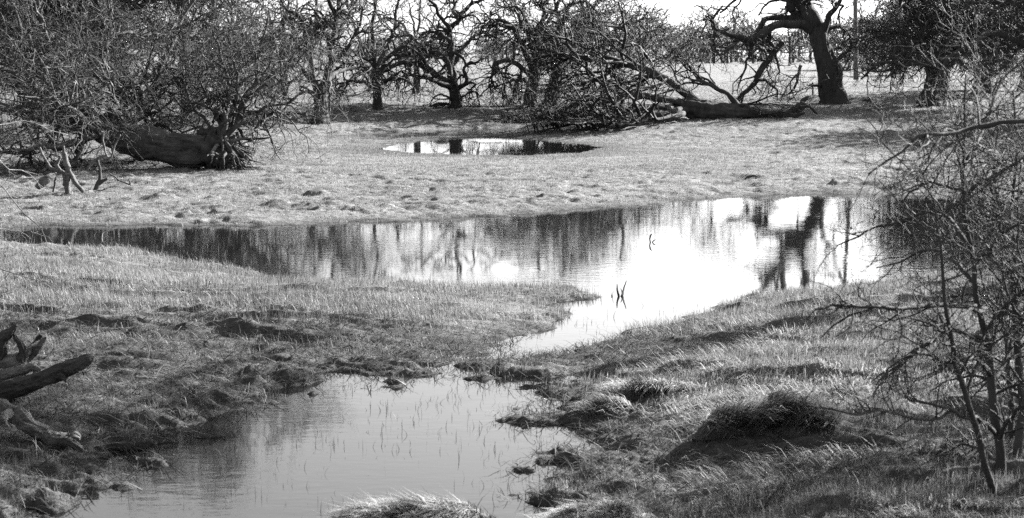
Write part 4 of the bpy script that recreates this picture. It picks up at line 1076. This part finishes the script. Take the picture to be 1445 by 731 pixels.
# pale arching shoots of a shrub just outside the left edge
d = 13.0
bb = P(-85, 420, d); bb[2] = float(base_z(np.array([bb[0]]), np.array([d]))[0]) - .03
root = thing('bare_shrub', 'thin pale shoots arching over the water from a shrub at the left frame edge', 'shrub', bb)
def stand(q): return skel([(a[0], a[1], a[2] * .55) + tuple(a[3:]) for a in q], d)
p0 = tuple()
sh = [stand([(-60, 330, 5), (-30, 262, 4), (0, 262, 3.4), (24, 288, 3, -.1), (52, 316, 2.6, -.2), (66, 343, 2.2, -.2), (86, 359, 1.4, -.3)]),
      stand([(-60, 330, 4.5), (-30, 320, 3.6), (0, 322, 3, .3), (40, 326, 2.2, .4), (64, 322, 1.4, .4)]),
      stand([(-70, 390, 5), (-30, 372, 3.6), (0, 380, 3, -.4), (35, 391, 2.6, -.6), (70, 404, 2, -.8), (94, 424, 1.2, -.9)]),
      stand([(-70, 420, 5), (-30, 412, 3.4), (0, 416, 2.6, -.6), (30, 432, 1.6, -.8)]),
      stand([(-60, 300, 4), (-20, 230, 3), (10, 232, 2.6, .3), (40, 248, 2, .5), (60, 268, 1.2, .6)]),
      stand([(-60, 300, 4), (-20, 196, 3, .5), (20, 170, 2.8, .8), (60, 176, 2.2, 1), (96, 190, 1.4, 1.2)])]
st = [np.array([bb, P(-70, 400, d), P(-60, 330, d), P(-60, 260, d)])]
acc = Acc(); pp, rr = resample(st[0], np.array([.05, .035, .022, .01]), 14, .1); tubes(acc, pp[None], rr[None], 8, True, .05); link('stem', acc.mesh('stem', PALEBARK, bb), root)
BP, BR = L0(sh, 16, .22, 15)
for i in range(len(BP)):
    acc = Acc(); tubes(acc, BP[i][None], BR[i][None], 6, True); r2 = np.random.default_rng(18 + i)
    tp, tr_ = grow(BP[i:i + 1], BR[i:i + 1], 5, .12, .45, 7, ang=(25, 60), curl=.22, rmax=.005, rmin=.0026, rng=r2); tubes(acc, tp, tr_, 4)
    tp, tr_ = grow(tp, tr_, 7, .06, .2, 4, ang=(25, 60), curl=.25, rmax=.003, rmin=.0018, rng=r2); tubes(acc, tp, tr_, 3)
    link('shoot', acc.mesh('shoot', PALEBARK, bb), root)

# ------------------------------------------------------------------ dead wood in the lower left
b = G(40, 572); d = b[1]
stick_thing('dead_limb', 'thick dark broken limb propped up out of the litter by the left edge', 'dead limb', b, [
    skel([(-60, 568, 34, .1), (-10, 560, 30), (25, 549, 27), (60, 534, 24, -.1), (90, 521, 21, -.15), (112, 514, 20, -.2), (127, 506, 15, -.2), (131, 501, 5, -.2)], d),
    skel([(60, 536, 18, -.1), (85, 530, 14, -.1), (108, 520, 12, -.12), (126, 512, 6, -.12)], d),
    skel([(84, 526, 9, -.2), (90, 534, 6, -.2), (94, 540, 2, -.2)], d),
    skel([(52, 536, 12, .1), (50, 524, 8, .3), (56, 512, 3, .4)], d)],
    [DRIFT], 'limb', .13, k=22)
b = G(0, 545); d = b[1]
stick_thing('dead_limb', 'split bleached stump with dark forked prongs behind the propped limb', 'dead limb', b, [
    skel([(-10, 542, 34), (4, 520, 26), (20, 512, 22), (36, 504, 18, .1), (50, 494, 12, .1), (60, 482, 7, .1), (66, 476, 2, .1)], d),
    skel([(30, 508, 14), (34, 496, 12), (28, 484, 10), (22, 474, 7), (20, 470, 2)], d),
    skel([(34, 500, 12), (44, 492, 10, .1), (52, 482, 8, .2), (58, 472, 5, .2)], d),
    skel([(-20, 540, 20), (0, 508, 15), (3, 496, 13), (1, 486, 12), (8, 476, 12), (18, 466, 8), (24, 459, 3)], d),
    skel([(-5, 480, 12, .2), (8, 472, 11, .2), (18, 464, 8, .2), (24, 458, 2, .2)], d),
    skel([(-10, 532, 20, -.2), (20, 526, 16, -.2), (42, 520, 12, -.2), (58, 522, 5, -.2)], d)],
    [PALE, DRIFT, DRIFT, DRIFT, DRIFT, PALE], 'prong', .16, k=16)
b = G(60, 625); d = b[1]
stick_thing('dead_limb', 'bleached crooked log sloping down to the water in the lower left corner', 'dead limb', b, [
    skel([(-60, 560, 26, .3), (-12, 574, 26, .2), (18, 584, 25, .1), (36, 597, 23), (52, 608, 21), (70, 618, 21), (88, 621, 21), (104, 616, 18), (113, 618, 8)], d),
    skel([(84, 622, 14), (100, 626, 13, -.1), (112, 632, 9, -.2), (118, 637, 4, -.2)], d),
    skel([(14, 582, 12, -.1), (4, 590, 12, -.2), (-2, 600, 8, -.2), (0, 606, 3, -.2)], d),
    skel([(100, 620, 8, .1), (105, 612, 8, .1), (108, 607, 4, .1)], d)],
    [PALE, DRIFT, PALE, PALE], 'limb', .17, k=20)
b = PZ(180, 634, 0.0); d = b[1]
stick_thing('floating_log', 'short dark log half sunk in the shallow edge of the near pool', 'log', b, [
    skel([(136, 634, 9), (150, 632, 11), (175, 630, 12), (200, 629, 12), (216, 626, 11), (219, 629, 6)], d), skel([(184, 632, 6), (188, 628, 5, -.05), (190, 624, 2, -.05)], d)], [DRIFT], 'wood', .14, k=14)
b = G(112, 474); d = b[1]
stick_thing('dead_branch', 'small dark clod-ended stick lying on the turf left of the wet bank', 'dead branch', b, [
    skel([(98, 474, 4), (103, 472, 12), (110, 472, 10), (120, 474, 3), (140, 475, 2), (155, 476, 1.2)], d), skel([(112, 472, 7), (104, 468, 5), (100, 466, 2)], d)], [DRIFT], 'branch', .16)
b = G(434, 548); d = b[1]
stick_thing('dead_branch', 'short blunt dark stick end at the top edge of the near pool', 'dead branch', b, [
    skel([(426, 544, 6), (432, 545, 12), (437, 548, 8), (440, 551, 3)], d), skel([(432, 540, 2), (436, 545, 4), (446, 548, 3), (455, 546, 1.5)], d)], [DRIFT], 'branch', .16)
# sticks in the big pond
b = PZ(875, 418, 0); d = b[1]
stick_thing('stick_cluster', 'dark broken twigs standing upright in the middle of the pond', 'sticks', b, [
    skel([(873, 424, 3), (873, 417, 3.4), (871, 409, 2.6), (871, 401, 1.2)], d), skel([(878, 424, 2.4), (879, 414, 3.2, .05), (881, 405, 2, .1), (884, 396, 1, .1)], d),
    skel([(874, 422, 2.4), (878, 415, 2), (876, 407, 1, .05)], d), skel([(858, 421.5, 2, -.05), (864, 420, 2.6, -.05), (875, 420.5, 2.4)], d), skel([(865, 420, 1.5), (863, 416, 1.5)], d), skel([(879, 422, 2), (887, 428, 1.2, -.15)], d)], [BARK_DARK], 'stick', .1, gn=.12)
b = PZ(918, 342, 0); d = b[1]
stick_thing('stick_cluster', 'small crooked dark twig poking from the pond beyond the larger sticks', 'sticks', b, [
    skel([(919, 346, 2.2), (917, 338, 2), (918, 333, 2.4), (920, 330, 1.2)], d), skel([(919, 345, 1.6), (922, 340, 1.6), (925, 338, 1)], d)], [BARK_DARK], 'stick', .1)
b = PZ(808, 226 - 3, .2); 
# scattered fallen wood on the meadow
b = G(1042, 250)
def lying(label, q, mat=BARK_DARK, seed=0, tw=True, name='fallen_branch'):
    b = G(q[0][0], q[0][1]); dd = b[1]
    lines = [skel(q, dd)]
    lv = [dict(per_m=1.6, lo=.3, hi=.9, npt=6, curl=.3, up=.02, rmax=.02, rmin=.008, k=4, ang=(30, 60)), dict(per_m=3, lo=.15, hi=.4, npt=4, curl=.3, rmax=.012, rmin=.006, k=3)]
    stick_thing(name, label, 'fallen branch', b, lines, [mat], 'wood', .12, twigs=(lv, TWIG_DARK) if tw else None, seed=seed)
lying('dark log lying at the foot of the slim forked oak, left of it', [(384, 164, 4), (398, 161, 5), (412, 160, 5), (424, 161, 3)], seed=1)
lying('thin branch lying in the grass right of the root plate', [(350, 199, 3), (358, 197, 3.4), (364, 196, 3), (371, 195, 1.5)], seed=2, tw=False)
lying('pile of dark broken wood under the arching oak boughs', [(606, 150, 4), (616, 148, 6), (626, 147, 6), (634, 148, 3)], seed=3)
lying('short log just right of the leaning oak foot', [(1192, 142, 3), (1198, 141, 4), (1205, 140, 3)], seed=4, tw=False)
lying('second short log on the crest, farther right of the leaning oak', [(1216, 143, 3), (1222, 142, 4.4), (1230, 142, 3)], seed=5, tw=False)
lying('low broken branch with twigs beside the stout oak foot', [(1332, 141, 3), (1340, 139, 3.4), (1352, 138, 2.6), (1364, 139, 1.5)], seed=6)
lying('crooked dark stick by the small puddle on the far meadow', [(1050, 254, 2.5), (1056, 250, 4), (1064, 248, 3.4), (1070, 250, 1.5)], seed=7, tw=False)

# ------------------------------------------------------------------ light
EL, AZ = math.radians(27), math.radians(52)      # AZ from the view direction (+Y) towards +X
sd = np.array([math.sin(AZ) * math.cos(EL), math.cos(AZ) * math.cos(EL), math.sin(EL)])
sun = bpy.data.lights.new('sun', 'SUN'); sun.energy = 5.0; sun.angle = math.radians(.6); sun.color = (1, .995, .985)
so = bpy.data.objects.new('sun', sun); COL.objects.link(so); so.location = (20, 20, 30)
from mathutils import Vector
so.rotation_euler = Vector((-sd[0], -sd[1], -sd[2])).to_track_quat('-Z', 'Y').to_euler()

wd = bpy.data.worlds.new('World'); scene.world = wd; wd.use_nodes = True
nt = wd.node_tree; nt.nodes.clear()
out = nt.nodes.new('ShaderNodeOutputWorld'); bg = nt.nodes.new('ShaderNodeBackground'); sky = nt.nodes.new('ShaderNodeTexSky')
sky.sky_type = 'NISHITA'; sky.sun_disc = False; sky.sun_elevation = EL; sky.sun_rotation = AZ
sky.air_density = 1.0; sky.dust_density = 2.0; sky.ozone_density = 1.0
bw = nt.nodes.new('ShaderNodeRGBToBW')
nt.links.new(sky.outputs[0], bw.inputs[0]); nt.links.new(bw.outputs[0], bg.inputs['Color']); nt.links.new(bg.outputs[0], out.inputs[0])
bg.inputs['Strength'].default_value = .06

# ------------------------------------------------------------------ camera
cam = bpy.data.cameras.new('camera'); co = bpy.data.objects.new('camera', cam); COL.objects.link(co)
cam.sensor_width = 36; cam.lens = 36 * F / W; cam.clip_start = .1; cam.clip_end = 12000
co.location = (0, 0, H); co.rotation_euler = (math.pi / 2 - PITCH, 0, 0)
cam.dof.use_dof = True; cam.dof.focus_distance = 22; cam.dof.aperture_fstop = 5.0
scene.camera = co
scene.view_settings.view_transform = 'Standard'; scene.view_settings.look = 'None'
scene.view_settings.exposure = 2.9; scene.view_settings.gamma = 1
scene.cycles.use_denoising = False
scene.cycles.max_bounces = 6; scene.cycles.diffuse_bounces = 3; scene.cycles.glossy_bounces = 3; scene.cycles.transmission_bounces = 3
print('FACES', sum(len(m.polygons) for m in bpy.data.meshes))
